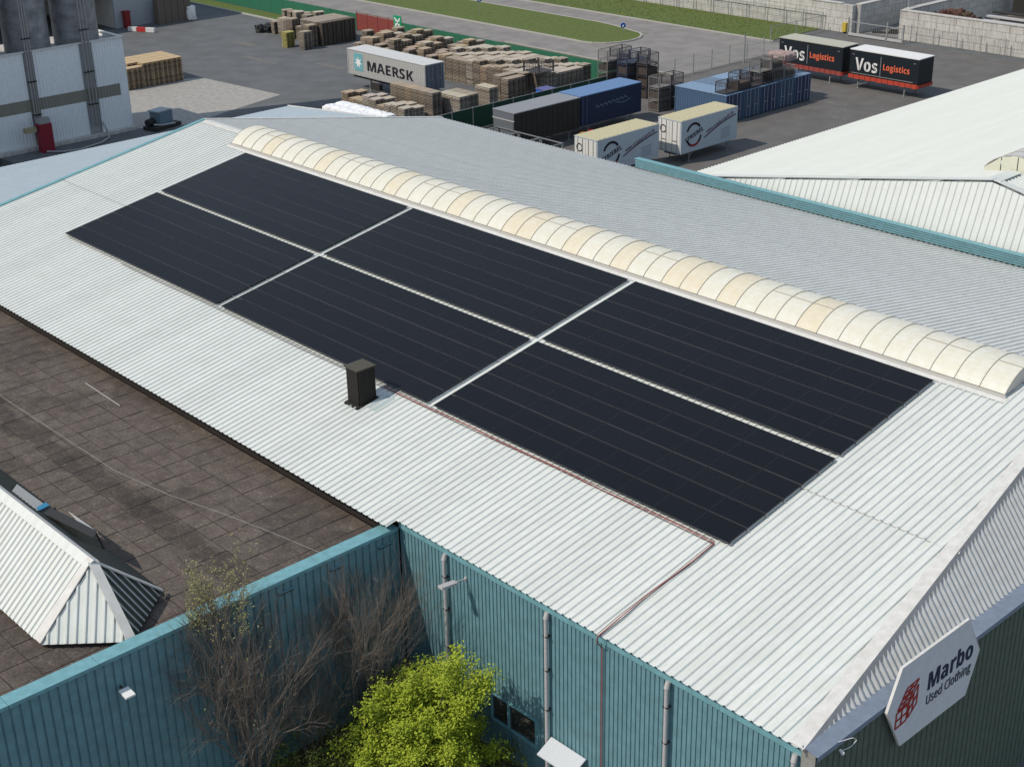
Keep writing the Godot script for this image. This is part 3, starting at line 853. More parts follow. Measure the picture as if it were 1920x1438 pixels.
	part(rl, "north_glazing", MB.new().sheet(Vector3(-60, yb, zb), Vector3.RIGHT, s2.normalized(), Vector3(0, s2.z, -s2.y).normalized(), 0, 60 + re - 0.1, 0.28, TRAP, const_f(0.0), const_f(s2.length())), M.glaze)
	part(rl, "ridge_cap", MB.new().poly([Vector3(-60, ry - 0.14, -16.95), Vector3(re, ry - 0.14, -16.95), Vector3(re + 0.1, ry + 0.07, -17.2), Vector3(-60, ry + 0.07, -17.2)], Vector3(0, 0.02, 0.01)), M.roof0)
	part(rl, "ridge_cap", MB.new().poly([Vector3(-60, ry + 0.07, -17.2), Vector3(re + 0.1, ry + 0.07, -17.2), Vector3(re, ry - 0.14, -17.45), Vector3(-60, ry - 0.14, -17.45)], Vector3(0, 0.02, -0.01)), M.flash)
	# bow facets
	var apex := Vector3(re, ry - 0.04, -17.2)
	var bow := Vector3(-37.12, yb, -17.15)
	for f in [[Vector3(-39.05, yb, za), bow, M.roof0], [bow, Vector3(-39.1, yb, zb), M.glaze]]:
		var a: Vector3 = f[0]
		var e: Vector3 = f[1]
		var U := (e - a).normalized()
		var wd := a.distance_to(e)
		var um := (apex - a).dot(U)
		var V0 := apex - a - U * um
		var vl := V0.length()
		var hi := func(u: float) -> float: return vl * minf(u / um, (wd - u) / (wd - um))
		part(rl, "hip_sheet" if f[2] != M.glaze else "north_glazing", MB.new().sheet(a, U, V0.normalized(), U.cross(V0).normalized(), 0.02, wd - 0.02, 0.3, TRAP, const_f(0.0), hi), f[2])
		if f[2] == M.glaze:
			for k in int(wd / 0.3):
				var u := (k + 0.82) * 0.3
				if u < wd - 0.1:
					var g0 := a + U * u + U.cross(V0).normalized() * 0.06
					part(rl, "glazing_bar", MB.new().bar(g0, g0 + V0.normalized() * hi.call(u), 0.05, 0.02, U.cross(V0).normalized()), M.pipe)
	part(rl, "hip_cap", MB.new().bar(apex + Vector3(0, 0.05, 0), bow + Vector3(0, 0.06, 0), 0.32, 0.05), M.flash)
	part(rl, "hip_cap", MB.new().bar(apex + Vector3(0, 0.03, -0.05), Vector3(-39.05, yb + 0.08, zb), 0.2, 0.05), M.flash)
	part(rl, "upstand", MB.new().poly([Vector3(-60, 6.2, za - 0.1), Vector3(-39.1, 6.2, za - 0.1), Vector3(-37.3, 6.2, -17.15), Vector3(-39.2, 6.2, zb + 0.1), Vector3(-60, 6.2, zb + 0.1)], Vector3(0, 0.2, 0)), M.seam)
	# lifted vent flap on the far slope
	var fl := thing("vent_flap", "grey lifted vent flap with a blue strip behind the white ridge", "vent", Vector3(-44, 6.5, -19.2))
	part(fl, "flap", MB.new().poly([Vector3(-44.85, 7.72, -18.0), Vector3(-41.6, 7.82, -18.4), Vector3(-42.6, 7.43, -19.0), Vector3(-45.5, 7.45, -18.6)], Vector3(0, 0.05, 0)), mat(lin(0.055, 0.055, 0.055), 0.7, 0.0, M.felt_t, 1.0))
	part(fl, "side_sheet", MB.new().poly([Vector3(-46.85, 7.8, -17.9), Vector3(-44.75, 7.84, -17.9), Vector3(-45.75, 7.47, -18.55), Vector3(-47.9, 7.45, -18.55)], Vector3(0, 0.04, 0)), mat(lin(0.42, 0.42, 0.41), 0.7, 0.0, M.dirt, 1.0))
	part(fl, "blue_strip", MB.new().poly([Vector3(-44.95, 7.86, -17.95), Vector3(-44.7, 7.86, -17.95), Vector3(-45.4, 7.52, -18.62), Vector3(-45.7, 7.52, -18.62)], Vector3(0, 0.04, 0)), mat(lin(0.04, 0.27, 0.45), 0.6))
	part(fl, "white_edge", MB.new().poly([Vector3(-43.9, 7.18, -19.02), Vector3(-43.2, 7.03, -19.3), Vector3(-45.4, 6.98, -19.3)], Vector3(0, 0.04, 0)), M.flash)
	part(fl, "stay", MB.new().tube(Vector3(-45.2, 6.6, -19.0), Vector3(-45.2, 7.5, -18.7), 0.03, 0.03, 6), M.dark)
	part(fl, "stay", MB.new().tube(Vector3(-42.6, 6.55, -19.2), Vector3(-42.6, 7.44, -18.95), 0.03, 0.03, 6), M.dark)

func _in_view(p: Vector3) -> bool:
	var d := p - Vector3(0, 33, 0)
	var x := d.dot(Vector3(0.6820061, -0.0183099, -0.7311173))
	var y := d.dot(Vector3(0.2915206, -0.9100278, 0.2947288))
	var z := d.dot(Vector3(-0.6707335, -0.4141426, -0.6153068))
	return z > 0 and absf(x / z) < 0.365 and absf(y / z) < 0.275

# ---------------------------------------------------------------- neighbours: white warehouse, annex, silo plant
func neighbours() -> void:
	var w := thing("white_warehouse", "bright white ribbed warehouse roof beyond the long teal parapet", "warehouse", Vector3(-37, 0, -110))
	var c10 := cos(deg_to_rad(10.0))
	var s10 := sin(deg_to_rad(10.0))
	var xe := -57.6
	var xr := -36.95
	var hw := xr - xe
	var sl := hw / c10
	var zb := -67.5
	for side in 2:
		var V := Vector3(c10, s10, 0) if side == 0 else Vector3(-c10, s10, 0)
		var N := Vector3(-s10, c10, 0) if side == 0 else Vector3(s10, c10, 0)
		var o := Vector3(xe if side == 0 else xr + hw, EAVE, zb)
		for k in 17:
			var u0 := k * 5.0
			var lim := func(u: float) -> float: return clampf(u / 0.38 / s10, 0.0, sl)
			part(w, "roof_sheet", MB.new().sheet(o, Vector3.FORWARD, V, N, u0, u0 + 5.0, 1.0 / 3, TRAP, const_f(0.0), lim), M.white_roof)
	var Vh := Vector3(0, 1, -0.38).normalized()
	var Nh := Vector3(0, 0.38, 1).normalized()
	var hh := func(u: float) -> float: return maxf(minf(u, 2 * hw - u) * S10 * sqrt(1 + 0.38 * 0.38) - 0.03, 0.0)
	part(w, "hip_cladding", MB.new().sheet(Vector3(xe, EAVE, zb), Vector3.RIGHT, Vh, Nh, 0.05, 2 * hw - 0.05, 0.4, TRAP, const_f(0.0), hh), M.white_roof)
	for s in [1.0, -1.0]:
		var a := Vector3(xr - s * hw, EAVE + 0.09, zb + 0.02)
		var e := Vector3(xr, EAVE + hw * S10 + 0.09, zb - 0.38 * hw * S10 + 0.02)
		for i in 5:
			var p := a.lerp(e, i / 5.0)
			var q := a.lerp(e, (i + 1) / 5.0 - 0.001)
			part(w, "hip_flashing", MB.new().poly([p, q, q + Vector3(0, 0, -0.5), p + Vector3(0, 0, -0.5)] if s > 0 else [q, p, p + Vector3(0, 0, -0.5), q + Vector3(0, 0, -0.5)], Vector3(0, 0.03, 0)), M.white_roof)
	part(w, "wall", MB.new().span(Vector3(xe + 0.3, 0, -153), Vector3(xe + 0.5, 6.9, zb - 0.2)), M.dark_teal)
	part(w, "wall", MB.new().span(Vector3(xe + 0.5, 0, zb - 0.4), Vector3(xr + hw - 0.5, 6.9, zb - 0.2)), M.dark_teal)
	# its vaulted rooflight
	var rr := Node3D.new()
	rr.name = "rooflight"
	w.add_child(rr)
	var ry := EAVE + hw * S10
	var z0 := -71.4
	var bw := 1.95
	var rise := 0.95
	var arcm := mat(lin(0.5, 0.51, 0.5), 0.5, 0.0, M.dirt, 3.0)
	var rad := (bw * bw + rise * rise) / (2.0 * rise)
	var half := asin(bw / rad)
	for k in 8:
		var b := MB.new()
		for i in 12:
			var a0 := lerpf(-half, half, i / 12.0)
			var a1 := lerpf(-half, half, (i + 1) / 12.0)
			var p := Vector3(xr + sin(a0) * rad, ry - 0.1 + cos(a0) * rad - (rad - rise), z0 - k * 1.1)
			var q := Vector3(xr + sin(a1) * rad, ry - 0.1 + cos(a1) * rad - (rad - rise), z0 - k * 1.1)
			b.quad(p, q, q + Vector3(0, 0, -1.07), p + Vector3(0, 0, -1.07))
		part(rr, "pane", b, arcm)
		b = MB.new()
		for i in 12:
			var a0 := lerpf(-half, half, i / 12.0)
			var a1 := lerpf(-half, half, (i + 1) / 12.0)
			b.bar(Vector3(xr + sin(a0) * (rad + 0.02), ry - 0.1 + cos(a0) * (rad + 0.02) - (rad - rise), z0 - k * 1.1), Vector3(xr + sin(a1) * (rad + 0.02), ry - 0.1 + cos(a1) * (rad + 0.02) - (rad - rise), z0 - k * 1.1), 0.07, 0.05)
		part(rr, "glazing_bar", b, M.lip)
	for i in 4:
		var b := MB.new()
		var xa := xr - bw + i * bw / 2 + 0.03
		var xb := xa + bw / 2 - 0.06
		var ya := ry - 0.1 + sqrt(rad * rad - pow(xa - xr, 2)) - (rad - rise)
		var yb := ry - 0.1 + sqrt(rad * rad - pow(xb - xr, 2)) - (rad - rise)
		b.poly([Vector3(xa, ry - 0.3, z0 + 0.01), Vector3(xb, ry - 0.3, z0 + 0.01), Vector3(xb, yb, z0 + 0.01), Vector3(xa, ya, z0 + 0.01)], Vector3(0, 0, 0.03))
		part(rr, "end_panel", b, mat(lin(0.62, 0.62, 0.5), 0.5))
	part(w, "ridge_cap", MB.new().box(Vector3(xr, ry + 0.06, -70.1), Vector3(0.8, 0.04, 2.2)), M.white_roof)

	# teal parapet box along the far eave
	var tp := thing("teal_parapet", "long teal sheet-metal parapet between the grey and white roofs", "parapet", Vector3(-38, 6.8, -67.3))
	for i in 16:
		var x0 := -60.95 + i * 3.0
		part(tp, "parapet_panel", MB.new().span(Vector3(x0, 7.1, -67.45), Vector3(x0 + 2.996, 7.64, -67.12)), M.teal)
	for y in [7.12, 7.25, 7.38, 7.51]:
		part(tp, "groove_rail", MB.new().span(Vector3(-60.95, y, -67.12), Vector3(-12.9, y + 0.085, -67.085)), M.teal)
	part(tp, "coping", MB.new().span(Vector3(-61.0, 7.642, -67.48), Vector3(-12.9, 7.68, -67.06)), M.teal_trim)

	# annex behind the far gable
	var an := thing("rear_annex", "low pale blue-grey ribbed roof behind the far gable", "annex", Vector3(-90, 0, -45))
	var dirn := Vector3(-18.6, -1.7, 0)
	var Va := dirn.normalized()
	var Na := Vector3(-Va.y, Va.x, 0) * -1.0
	for k in 15:
		part(an, "roof_sheet", MB.new().sheet(Vector3(-80.4, 6.7, 0), Vector3.FORWARD, Va, Na, 21.3 + k * 3.0, 24.3 + k * 3.0, 0.33, [Vector2(0, 0), Vector2(0.7, 0), Vector2(0.8, 0.016), Vector2(0.92, 0.016)], const_f(0.0), const_f(dirn.length())), M.annex)
	part(an, "wall", MB.new().span(Vector3(-98.7, 0, -66.2), Vector3(-98.5, 4.9, -21)), M.dark_teal)
	part(an, "wall", MB.new().span(Vector3(-98.5, 0, -66.2), Vector3(-80.5, 4.85, -66.0)), M.dark_teal)
	part(an, "end_trim", MB.new().bar(Vector3(-80.4, 6.68, -66.32), Vector3(-99, 4.98, -66.32), 0.08, 0.2), M.flash)

	# silo plant
	var sp := thing("silo_house", "shaded white ribbed silo building with a dark band and pipe strips", "building", Vector3(-123, 0, -45))
	var clad := mat(lin(0.74, 0.77, 0.80), 0.6, 0.0, M.dirt, 3.0)
	var rib := [Vector2(0, 0), Vector2(0.55, 0), Vector2(0.65, 0.05), Vector2(0.9, 0.05)]
	for s in [[20.0, 48.6], [49.5, 53.6], [54.5, 58.9], [60.1, 63.2]]:
		for y in [[0.05, 3.3], [4.35, 8.4]]:
			part(sp, "wall_panel", MB.new().sheet(Vector3(-120, 0, 0), Vector3.FORWARD, Vector3.UP, Vector3.RIGHT, s[0], s[1], 0.3, rib, const_f(y[0]), const_f(y[1])), clad)
	part(sp, "window_band", MB.new().sheet(Vector3(-120.02, 0, 0), Vector3.FORWARD, Vector3.UP, Vector3.RIGHT, 20, 62.4, 0.3, rib, const_f(3.3), const_f(4.35)), mat(lin(0.24, 0.235, 0.20), 0.7, 0.0, M.dirt, 1.0))
	part(sp, "wall_panel", MB.new().span(Vector3(-120.02, 3.3, -63.2), Vector3(-119.98, 4.35, -62.4)), clad)
	for s in [[48.6, 49.5], [53.6, 54.5], [58.9, 60.1]]:
		part(sp, "pipe_strip", MB.new().span(Vector3(-120.3, 0, -s[1]), Vector3(-120.1, 8.4, -s[0])), mat(lin(0.33, 0.34, 0.36), 0.7, 0.0, M.dirt, 2.0))
		for k in 3:
			var z: float = -(s[0] + (s[1] - s[0]) * (0.25 + 0.25 * k))
			var pz := part(sp, "riser_pipe", MB.new().tube(Vector3(-119.75, 1.0, z), Vector3(-119.75, 26, z), 0.075, 0.075, 8), mat(lin(0.30, 0.30, 0.30), 0.5, 0.3, M.dirt, 2.0))
			for y in [3.0, 5.9, 9.6, 13.0]:
				part(pz, "pipe_clamp", MB.new().box(Vector3(-119.78, y, z), Vector3(0.25, 0.1, 0.3)), M.dark)
	part(sp, "wall_cap", MB.new().span(Vector3(-120.2, 8.4, -63.25), Vector3(-119.85, 8.5, -20)), M.flash)
	part(sp, "wall_core", MB.new().span(Vector3(-126.5, 0, -63.0), Vector3(-120.32, 8.1, -20)), M.conc2)
	part(sp, "wall_panel", MB.new().span(Vector3(-126.6, 0, -63.2), Vector3(-120.02, 8.4, -63.02)), clad)
	part(sp, "wall_cap", MB.new().span(Vector3(-126.6, 8.42, -63.3), Vector3(-120.2, 8.5, -62.9)), M.flash)
	part(sp, "base_kerb", MB.new().span(Vector3(-119.9, 0, -63.2), Vector3(-119.4, 0.3, -20)), M.conc2)
	var sil := mat(lin(0.31, 0.32, 0.335), 0.5, 0.25, tint(111, 0.01, 0.05, 0.7, Color(0.7, 0.7, 0.7), Color(1, 1, 1)), 6.0)
	for k in 7:
		var z := -60.0 + k * 4.7
		var s := thing("silo", "tall grey metal silo, %s from the corner of the ribbed wall" % ORD[k], "silo", Vector3(-122.4, 8, z), "grey silos behind the ribbed wall")
		part(s, "shell", MB.new().tube(Vector3(-122.4, 8.05, z), Vector3(-122.4, 27.0, z), 1.98, 1.98, 36), sil)
		for y in [10.4, 12.8, 15.2, 17.6, 20.0, 22.4]:
			part(s, "hoop", MB.new().tube(Vector3(-122.4, y, z), Vector3(-122.4, y + 0.06, z), 1.995, 1.995, 36), sil)
		part(s, "roof_cone", MB.new().tube(Vector3(-122.4, 27.0, z), Vector3(-122.4, 28.4, z), 2.0, 0.3, 36), sil)
	var rb := thing("red_cabinet", "tall dark red cabinet against the shaded ribbed wall", "cabinet", Vector3(-118.3, 0, -53.8))
	part(rb, "body", MB.new().span(Vector3(-118.9, 0, -54.45), Vector3(-118.1, 2.5, -53.3)), mat(lin(0.22, 0.015, 0.03), 0.6, 0.0, M.dirt, 1.0))
	part(rb, "lid", MB.new().span(Vector3(-118.85, 2.5, -54.4), Vector3(-118.2, 2.95, -53.4)), M.steel)
	part(rb, "side_box", MB.new().span(Vector3(-118.8, 1.9, -53.1), Vector3(-118.3, 2.3, -52.1)), mat(lin(0.3, 0.27, 0.16), 0.7))
	var hose := part(self, "ground_hose", MB.new().path([Vector3(-118.0, 0.12, -53.6), Vector3(-117.0, 0.1, -54.6), Vector3(-116.6, 0.1, -56.0), Vector3(-117.3, 0.1, -58.5), Vector3(-118.3, 0.15, -59.8), Vector3(-119.2, 0.7, -60.1), Vector3(-119.6, 1.3, -60.0)], 0.09, 8), M.steel)
	tag(hose, "grey hose curving along the ground below the ribbed wall", "hose")
	var mc := thing("pump_skid", "blue-grey pump unit on a dark skid beside the silo wall", "machine", Vector3(-118.6, 0, -65.2))
	var tn := Basis(Vector3.UP, 0.25)
	part(mc, "skid", MB.new().box(Vector3(-118.4, 0.18, -65.3), Vector3(1.7, 0.3, 3.2), tn), M.dark)
	part(mc, "housing", MB.new().box(Vector3(-118.6, 0.95, -65.4), Vector3(1.3, 1.2, 1.6), tn), mat(lin(0.13, 0.19, 0.24), 0.5, 0.0, M.dirt, 1.0))
	part(mc, "lid", MB.new().box(Vector3(-118.6, 1.6, -65.3), Vector3(1.4, 0.1, 1.7), tn), mat(lin(0.3, 0.34, 0.38), 0.5, 0.0, M.dirt, 1.0))
	part(mc, "motor", MB.new().tube(Vector3(-118.5, 0.7, -64.4), Vector3(-118.3, 0.7, -63.7), 0.38, 0.3, 14), M.black)
	part(mc, "suction_pipe", MB.new().path([Vector3(-118.0, 0.5, -64.2), Vector3(-117.7, 0.4, -64.9), Vector3(-117.6, 0.4, -66.2)], 0.1, 8), M.steel)
	# building at the far end of the yard
	var fb := thing("far_hall", "shaded grey hall with a dark doorway at the end of the yard", "building", Vector3(-175, 0, -80))
	part(fb, "wall", MB.new().span(Vector3(-166.6, 0, -95.5), Vector3(-166.3, 9, -87.0)), mat(lin(0.34, 0.37, 0.4), 0.8, 0.0, M.dirt, 4.0))
	part(fb, "wall", MB.new().span(Vector3(-166.6, 5.5, -87.0), Vector3(-166.3, 9, -60)), mat(lin(0.34, 0.37, 0.4), 0.8, 0.0, M.dirt, 4.0))
	part(fb, "door_recess", MB.new().span(Vector3(-182, 0, -87.0), Vector3(-181.8, 5.5, -60)), M.conc2)
	part(fb, "partition", MB.new().span(Vector3(-182, 0, -87.2), Vector3(-166.6, 5.5, -87.0)), M.conc2)
	part(fb, "roof", MB.new().span(Vector3(-190, 9, -96), Vector3(-166, 9.4, -60)), M.annex)
	part(fb, "wall", MB.new().span(Vector3(-190, 0, -95.7), Vector3(-166.3, 9, -95.5)), M.dark_teal)
	part(fb, "wall", MB.new().span(Vector3(-181.8, 5.3, -87.0), Vector3(-166.3, 5.5, -60)), M.conc2)
	var rp := thing("red_post", "dark red upright guard post beside the dark doorway", "post", Vector3(-165.8, 0, -88.3))
	part(rp, "shaft", MB.new().box(Vector3(-165.8, 0.95, -88.3), Vector3(0.7, 1.9, 0.7)), mat(lin(0.2, 0.015, 0.02), 0.6))
	part(rp, "cap", MB.new().box(Vector3(-165.8, 1.97, -88.3), Vector3(0.85, 0.14, 0.85)), mat(lin(0.2, 0.015, 0.02), 0.6))
	var br := thing("road_barrier", "low white and red barrier lying before the dark doorway", "barrier", Vector3(-162, 0, -88.5))
	for k in 3:
		part(br, "block", MB.new().box(Vector3(-163.2 + k * 1.15, 0.28, -87.6 - k * 0.55), Vector3(1.2, 0.5, 0.45), Basis(Vector3.UP, 0.45)), M.red if k == 1 else mat(lin(0.6, 0.6, 0.6), 0.7))
	for k in 2:
		var bg := thing("white_sack", ["large white sack at the end of the brown stacks", "white sack behind the one at the brown stacks"][k], "sack", Vector3(-164.4, 0, -96.6 - k * 0.2), "white sacks by the far hall")
		part(bg, "sack", _lump(Vector3(-164.6 - k * 1.3, 0.85, -96.6), Vector3(1.15, 1.7, 1.15), 5 + k), M.white)

# rounded, slightly crumpled block
func _lump(c: Vector3, s: Vector3, sd: int, crumple := 0.06) -> MB:
	var b := MB.new()
	var q := FastNoiseLite.new()
	q.seed = sd
	q.frequency = 0.9
	var K := 7
	for f in 6:
		var ax := f >> 1
		var sg := 1.0 if f & 1 else -1.0
		var g := []
		for i in K + 1:
			var row := []
			for j in K + 1:
				var u := 2.0 * i / K - 1.0
				var w := 2.0 * j / K - 1.0
				var p := Vector3.ZERO
				p[ax] = sg
				p[(ax + 1) % 3] = u
				p[(ax + 2) % 3] = w
				var d := p.normalized()
				p = p.lerp(d * 1.25, 0.35) * 0.5
				p = p * s
				p += d * q.get_noise_3dv((c + p) * 1.6) * crumple * 3.0
				row.append(c + p)
			g.append(row)
		for i in K:
			for j in K:
				if sg > 0: b.quad(g[i][j], g[i + 1][j], g[i + 1][j + 1], g[i][j + 1])
				else: b.quad(g[i][j], g[i][j + 1], g[i + 1][j + 1], g[i + 1][j])
	return b

# ---------------------------------------------------------------- pallets
var stack_meshes := {}

func pallet_stack_mesh(n: int) -> ArrayMesh:
	if stack_meshes.has(n): return stack_meshes[n]
	var b := MB.new()
	var r := RandomNumberGenerator.new()
	r.seed = 100 + n
	for k in n:
		var y := k * 0.146
		var o := Vector3(r.randf_range(-0.02, 0.02), y, r.randf_range(-0.02, 0.02))
		for i in 3:
			b.box(o + Vector3(0, 0.014, (i - 1) * 0.53), Vector3(1.0, 0.028, 0.12))
			for j in 3: b.box(o + Vector3((j - 1) * 0.40, 0.067, (i - 1) * 0.48), Vector3(0.1, 0.09, 0.1))
		var top := k == n - 1
		var m := 6 if top else 2
		if top:
			for i in 7: b.box(o + Vector3(0, 0.127, -0.53 + i * 0.1767), Vector3(1.0, 0.024, 0.14))
		else:
			b.box(o + Vector3(0, 0.127, 0), Vector3(1.0, 0.03, 1.2))
		var g := r.randf_range(0.5, 1.0) if not top else 1.0
		b.tone(Color(g, g * r.randf_range(0.94, 1.0), g * r.randf_range(0.86, 0.98)))
	stack_meshes[n] = b.mesh()
	return stack_meshes[n]

const ORD := ["first", "second", "third", "fourth", "fifth", "sixth", "seventh", "eighth", "ninth", "tenth", "eleventh", "twelfth", "thirteenth", "fourteenth", "fifteenth"]

func pallets(x: float, z: float, h: float, mt: Material, label: String, group: String, turn := 0.0) -> void:
	var n := maxi(2, int(round(h / 0.146)))
	var o := inst(self, "pallet_stack", pallet_stack_mesh(n), mt, Vector3(x, 0.006, z), Basis(Vector3.UP, turn))
	tag(o, label, "pallet stack", group)

func pallet_field() -> void:
	var w: Array = M.wood
	for i in 4:
		for j in 6:
			pallets(-134.85 - i * 1.08, -70.9 - j * 1.16, 2.5 if i + j > 1 else 2.2, M.new_wood, "fresh yellow pallet stack, %s row from the apron, %s from the silo wall" % [ORD[i], ORD[j]], "fresh pallet stacks by the apron", rng.randf_range(-0.02, 0.02))
	for i in 4:
		for j in 4:
			pallets(-138.3 - i * 1.08, -98.4 - j * 1.24, 2.63, M.old_wood if i == 0 else w[2], "dark weathered pallet stack, %s row from the tarmac side, %s from the green fence" % [ORD[i], ORD[3 - j]], "dark weathered pallet block", rng.randf_range(-0.02, 0.02))
	pallets(-140.6, -95.0, 1.75, mat(lin(0.45, 0.42, 0.16), 0.9, 0.0, M.wood_t, 1.3), "lone stack of yellow-green pallets before the dark weathered block", "")
	pallets(-138.0, -95.6, 2.05, w[2], "lone grey pallet stack before the dark weathered block", "")
	pallets(-138.9, -97.0, 2.5, w[1], "lone brown pallet stack touching the dark weathered block", "")
	for k in 14:
		var x := -143.0 - (k % 5) * 1.35 + rng.randf_range(-0.2, 0.2)
		var z := -98.6 - int(k / 5) * 1.7 + rng.randf_range(-0.3, 0.3)
		pallets(x, z, rng.randf_range(1.5, 2.9), w[k % 4], "crooked pallet pile, %s away from the dark block, %s row from the green fence" % [ORD[k % 5], ORD[2 - int(k / 5)]], "crooked pallet piles at the yard end", rng.randf_range(-0.3, 0.3))
	# between the long container and the green fence
	for i in 14:
		for j in 6:
			var x := -134.9 + i * 1.26 + rng.randf_range(-0.08, 0.08)
			var z := -98.2 - j * 1.32 + rng.randf_range(-0.06, 0.06)
			if i < 3 and j < 3: continue
			if (i * 7 + j * 5) % 11 == 0: continue
			var h: float = [1.3, 2.2, 1.75, 2.45, 1.6, 2.0, 1.2][(i * 3 + j * 5) % 7] * (0.75 if i < 4 else 1.0)
			pallets(x, z, h, w[[4, 1, 0, 4, 3, 1, 0][(i * 2 + j * 3) % 7]], "%s pallet stack behind the MAERSK container, %s row from green fence, %s from red fence" % ["low" if h < 1.5 else ("tall" if h > 2.1 else "brown"), ORD[5 - j], ORD[i]], "uneven pallet stacks behind the long container", rng.randf_range(-0.05, 0.05))
	# dense grey block
	for i in 15:
		for j in 6:
			var x := -115.6 + i * 1.07
			var z := -96.7 - j * 1.24
			if i < 1 and j < 1: continue
			if i >= 13 and j < 1: continue
			var h: float = 2.3 + [0.0, 0.15, 0.0, -0.15, 0.0, 0.15, 0.3, 0.0][(i * 5 + j * 3) % 8]
			pallets(x, z, h, w[[5, 3, 5, 2, 3, 5][(i * 2 + j) % 6]] if j > 0 else w[[0, 4, 0, 1, 0, 5][i % 6]], "packed grey pallet stack, %s row from the green road fence, %s from the mesh fence" % [ORD[5 - j], ORD[14 - i]], "large grey pallet block", rng.randf_range(-0.015, 0.015))
	for q in [[-103.6, -94.4, 2.3], [-102.5, -94.4, 2.25], [-103.6, -95.6, 2.3], [-102.5, -95.6, 2.15]]:
		pallets(q[0], q[1], q[2], w[0], "brown pallet stack before the grey block, %s" % ["outer corner", "corner by the mesh fence", "touching the block", "touching the block by the mesh fence"][[-103.6, -102.5].find(q[0]) + (2 if q[1] < -95 else 0)], "brown pallet stacks before the grey block")
	for q in [[-103.1, -91.6, 1.9], [-102.1, -91.6, 1.9]]:
		pallets(q[0], q[1], q[2], w[3], "pale pallet stack alone near the mesh fence, %s of the pair" % ("inner" if q[0] < -103 else "outer"), "pale pallet stacks near the mesh fence")
	for i in 3:
		for j in 2:
			pallets(-103.5 + i * 1.06, -87.2 - j * 1.24, 1.95, w[2 if j else 5], "grey pallet stack by the MAERSK doors, %s row from them, %s from mesh fence" % [ORD[1 - j], ORD[2 - i]], "grey pallet stacks by the container doors")
	for i in 6:
		pallets(-108.3 + i * 1.05, -85.3, 2.3, w[[1, 0, 4, 0, 1, 2][i]], "tall pallet stack in front of the MAERSK container, %s from the mesh fence" % ORD[5 - i], "tall pallet row before the container")
	for i in 9:
		for j in 2:
			var h: float = [1.6, 1.2, 1.15, 1.75, 1.65, 1.1, 1.4, 1.6, 1.5][i] * (1.0 if j == 0 else 0.9)
			pallets(-111.6 + i * 1.07, -81.9 - j * 1.26, h, w[[4, 4, 1, 5, 3, 1, 5, 3, 5][i]], "low pallet stack, %s row from the white bundles, %s from the mesh fence" % [ORD[j], ORD[8 - i]], "low pallet rows by the white bundles", rng.randf_range(-0.03, 0.03))
	for i in 7:
		for j in 2:
			var o := part(self, "wrapped_bundle", _lump(Vector3(-108.2 + i * 1.09, 0.83, -77.2 - j * 1.35), Vector3(1.12, 1.66, 1.38), 40 + i * 3 + j, 0.035), mat(lin(0.82, 0.83, 0.84), 0.35))
			tag(o, "white wrapped bundle, %s row from the grey roof, %s from the mesh fence" % [ORD[j], ORD[6 - i]], "bundle", "white wrapped bundles")
	for k in 5:
		var o := part(self, "cardboard_stack", MB.new().box(Vector3(-164.9, 1.55, -92.4 - k * 0.95), Vector3(1.1, 3.1, 0.9)).box(Vector3(-164.9, 3.14, -92.4 - k * 0.95), Vector3(1.0, 0.06, 0.8)), M.old_wood)
		tag(o, "tall brown stack against the grey hall, %s from the red post" % ORD[k], "stack", "brown stacks at the far hall")
	var jk := thing("scrap_pile", "low dark heap of tarred scrap by the yard kerb", "heap", Vector3(-150.4, 0, -98.8))
	for k in 5:
		part(jk, "scrap_bundle", _lump(Vector3(-150.6 + (k % 2) * 0.8, 0.4, -97.8 - k * 0.65), Vector3(1.2, 0.85, 0.9), 60 + k, 0.12), M.black)

# ---------------------------------------------------------------- containers and swap bodies
func corrugated_box(t: Node, a: Vector3, e: Vector3, side: Material, roof: Material, pitch := 0.28, z_ribs := true, x_ribs := true) -> void:
	# body with ribbed long walls, flat frame posts and a slightly ribbed roof
	part(t, "core", MB.new().span(a + Vector3(0.06, 0.05, 0.06), e - Vector3(0.06, 0.06, 0.06)), side)
	var h := e.y - a.y
	if z_ribs:
		part(t, "side_wall", MB.new().sheet(Vector3(0, a.y, e.z - 0.045), Vector3.RIGHT, Vector3.UP, Vector3.BACK, a.x + 0.12, e.x - 0.12, pitch, [Vector2(0, 0), Vector2(0.35, 0), Vector2(0.5, 0.035), Vector2(0.85, 0.035)], const_f(0.12), const_f(h - 0.1)), side)
	if x_ribs:
		part(t, "end_wall", MB.new().sheet(Vector3(e.x - 0.045, a.y, 0), Vector3.FORWARD, Vector3.UP, Vector3.RIGHT, -e.z + 0.12, -a.z - 0.12, pitch, [Vector2(0, 0), Vector2(0.35, 0), Vector2(0.5, 0.035), Vector2(0.85, 0.035)], const_f(0.12), const_f(h - 0.1)), side)
	for x in [a.x, e.x - 0.1]:
		for z in [a.z, e.z - 0.1]:
			part(t, "corner_post", MB.new().span(Vector3(x, a.y, z), Vector3(x + 0.1, e.y, z + 0.1)), side)
	part(t, "roof_panel", MB.new().span(Vector3(a.x - 0.005, e.y - 0.055, a.z - 0.005), e + Vector3(0.005, 0.008, 0.005)), roof)

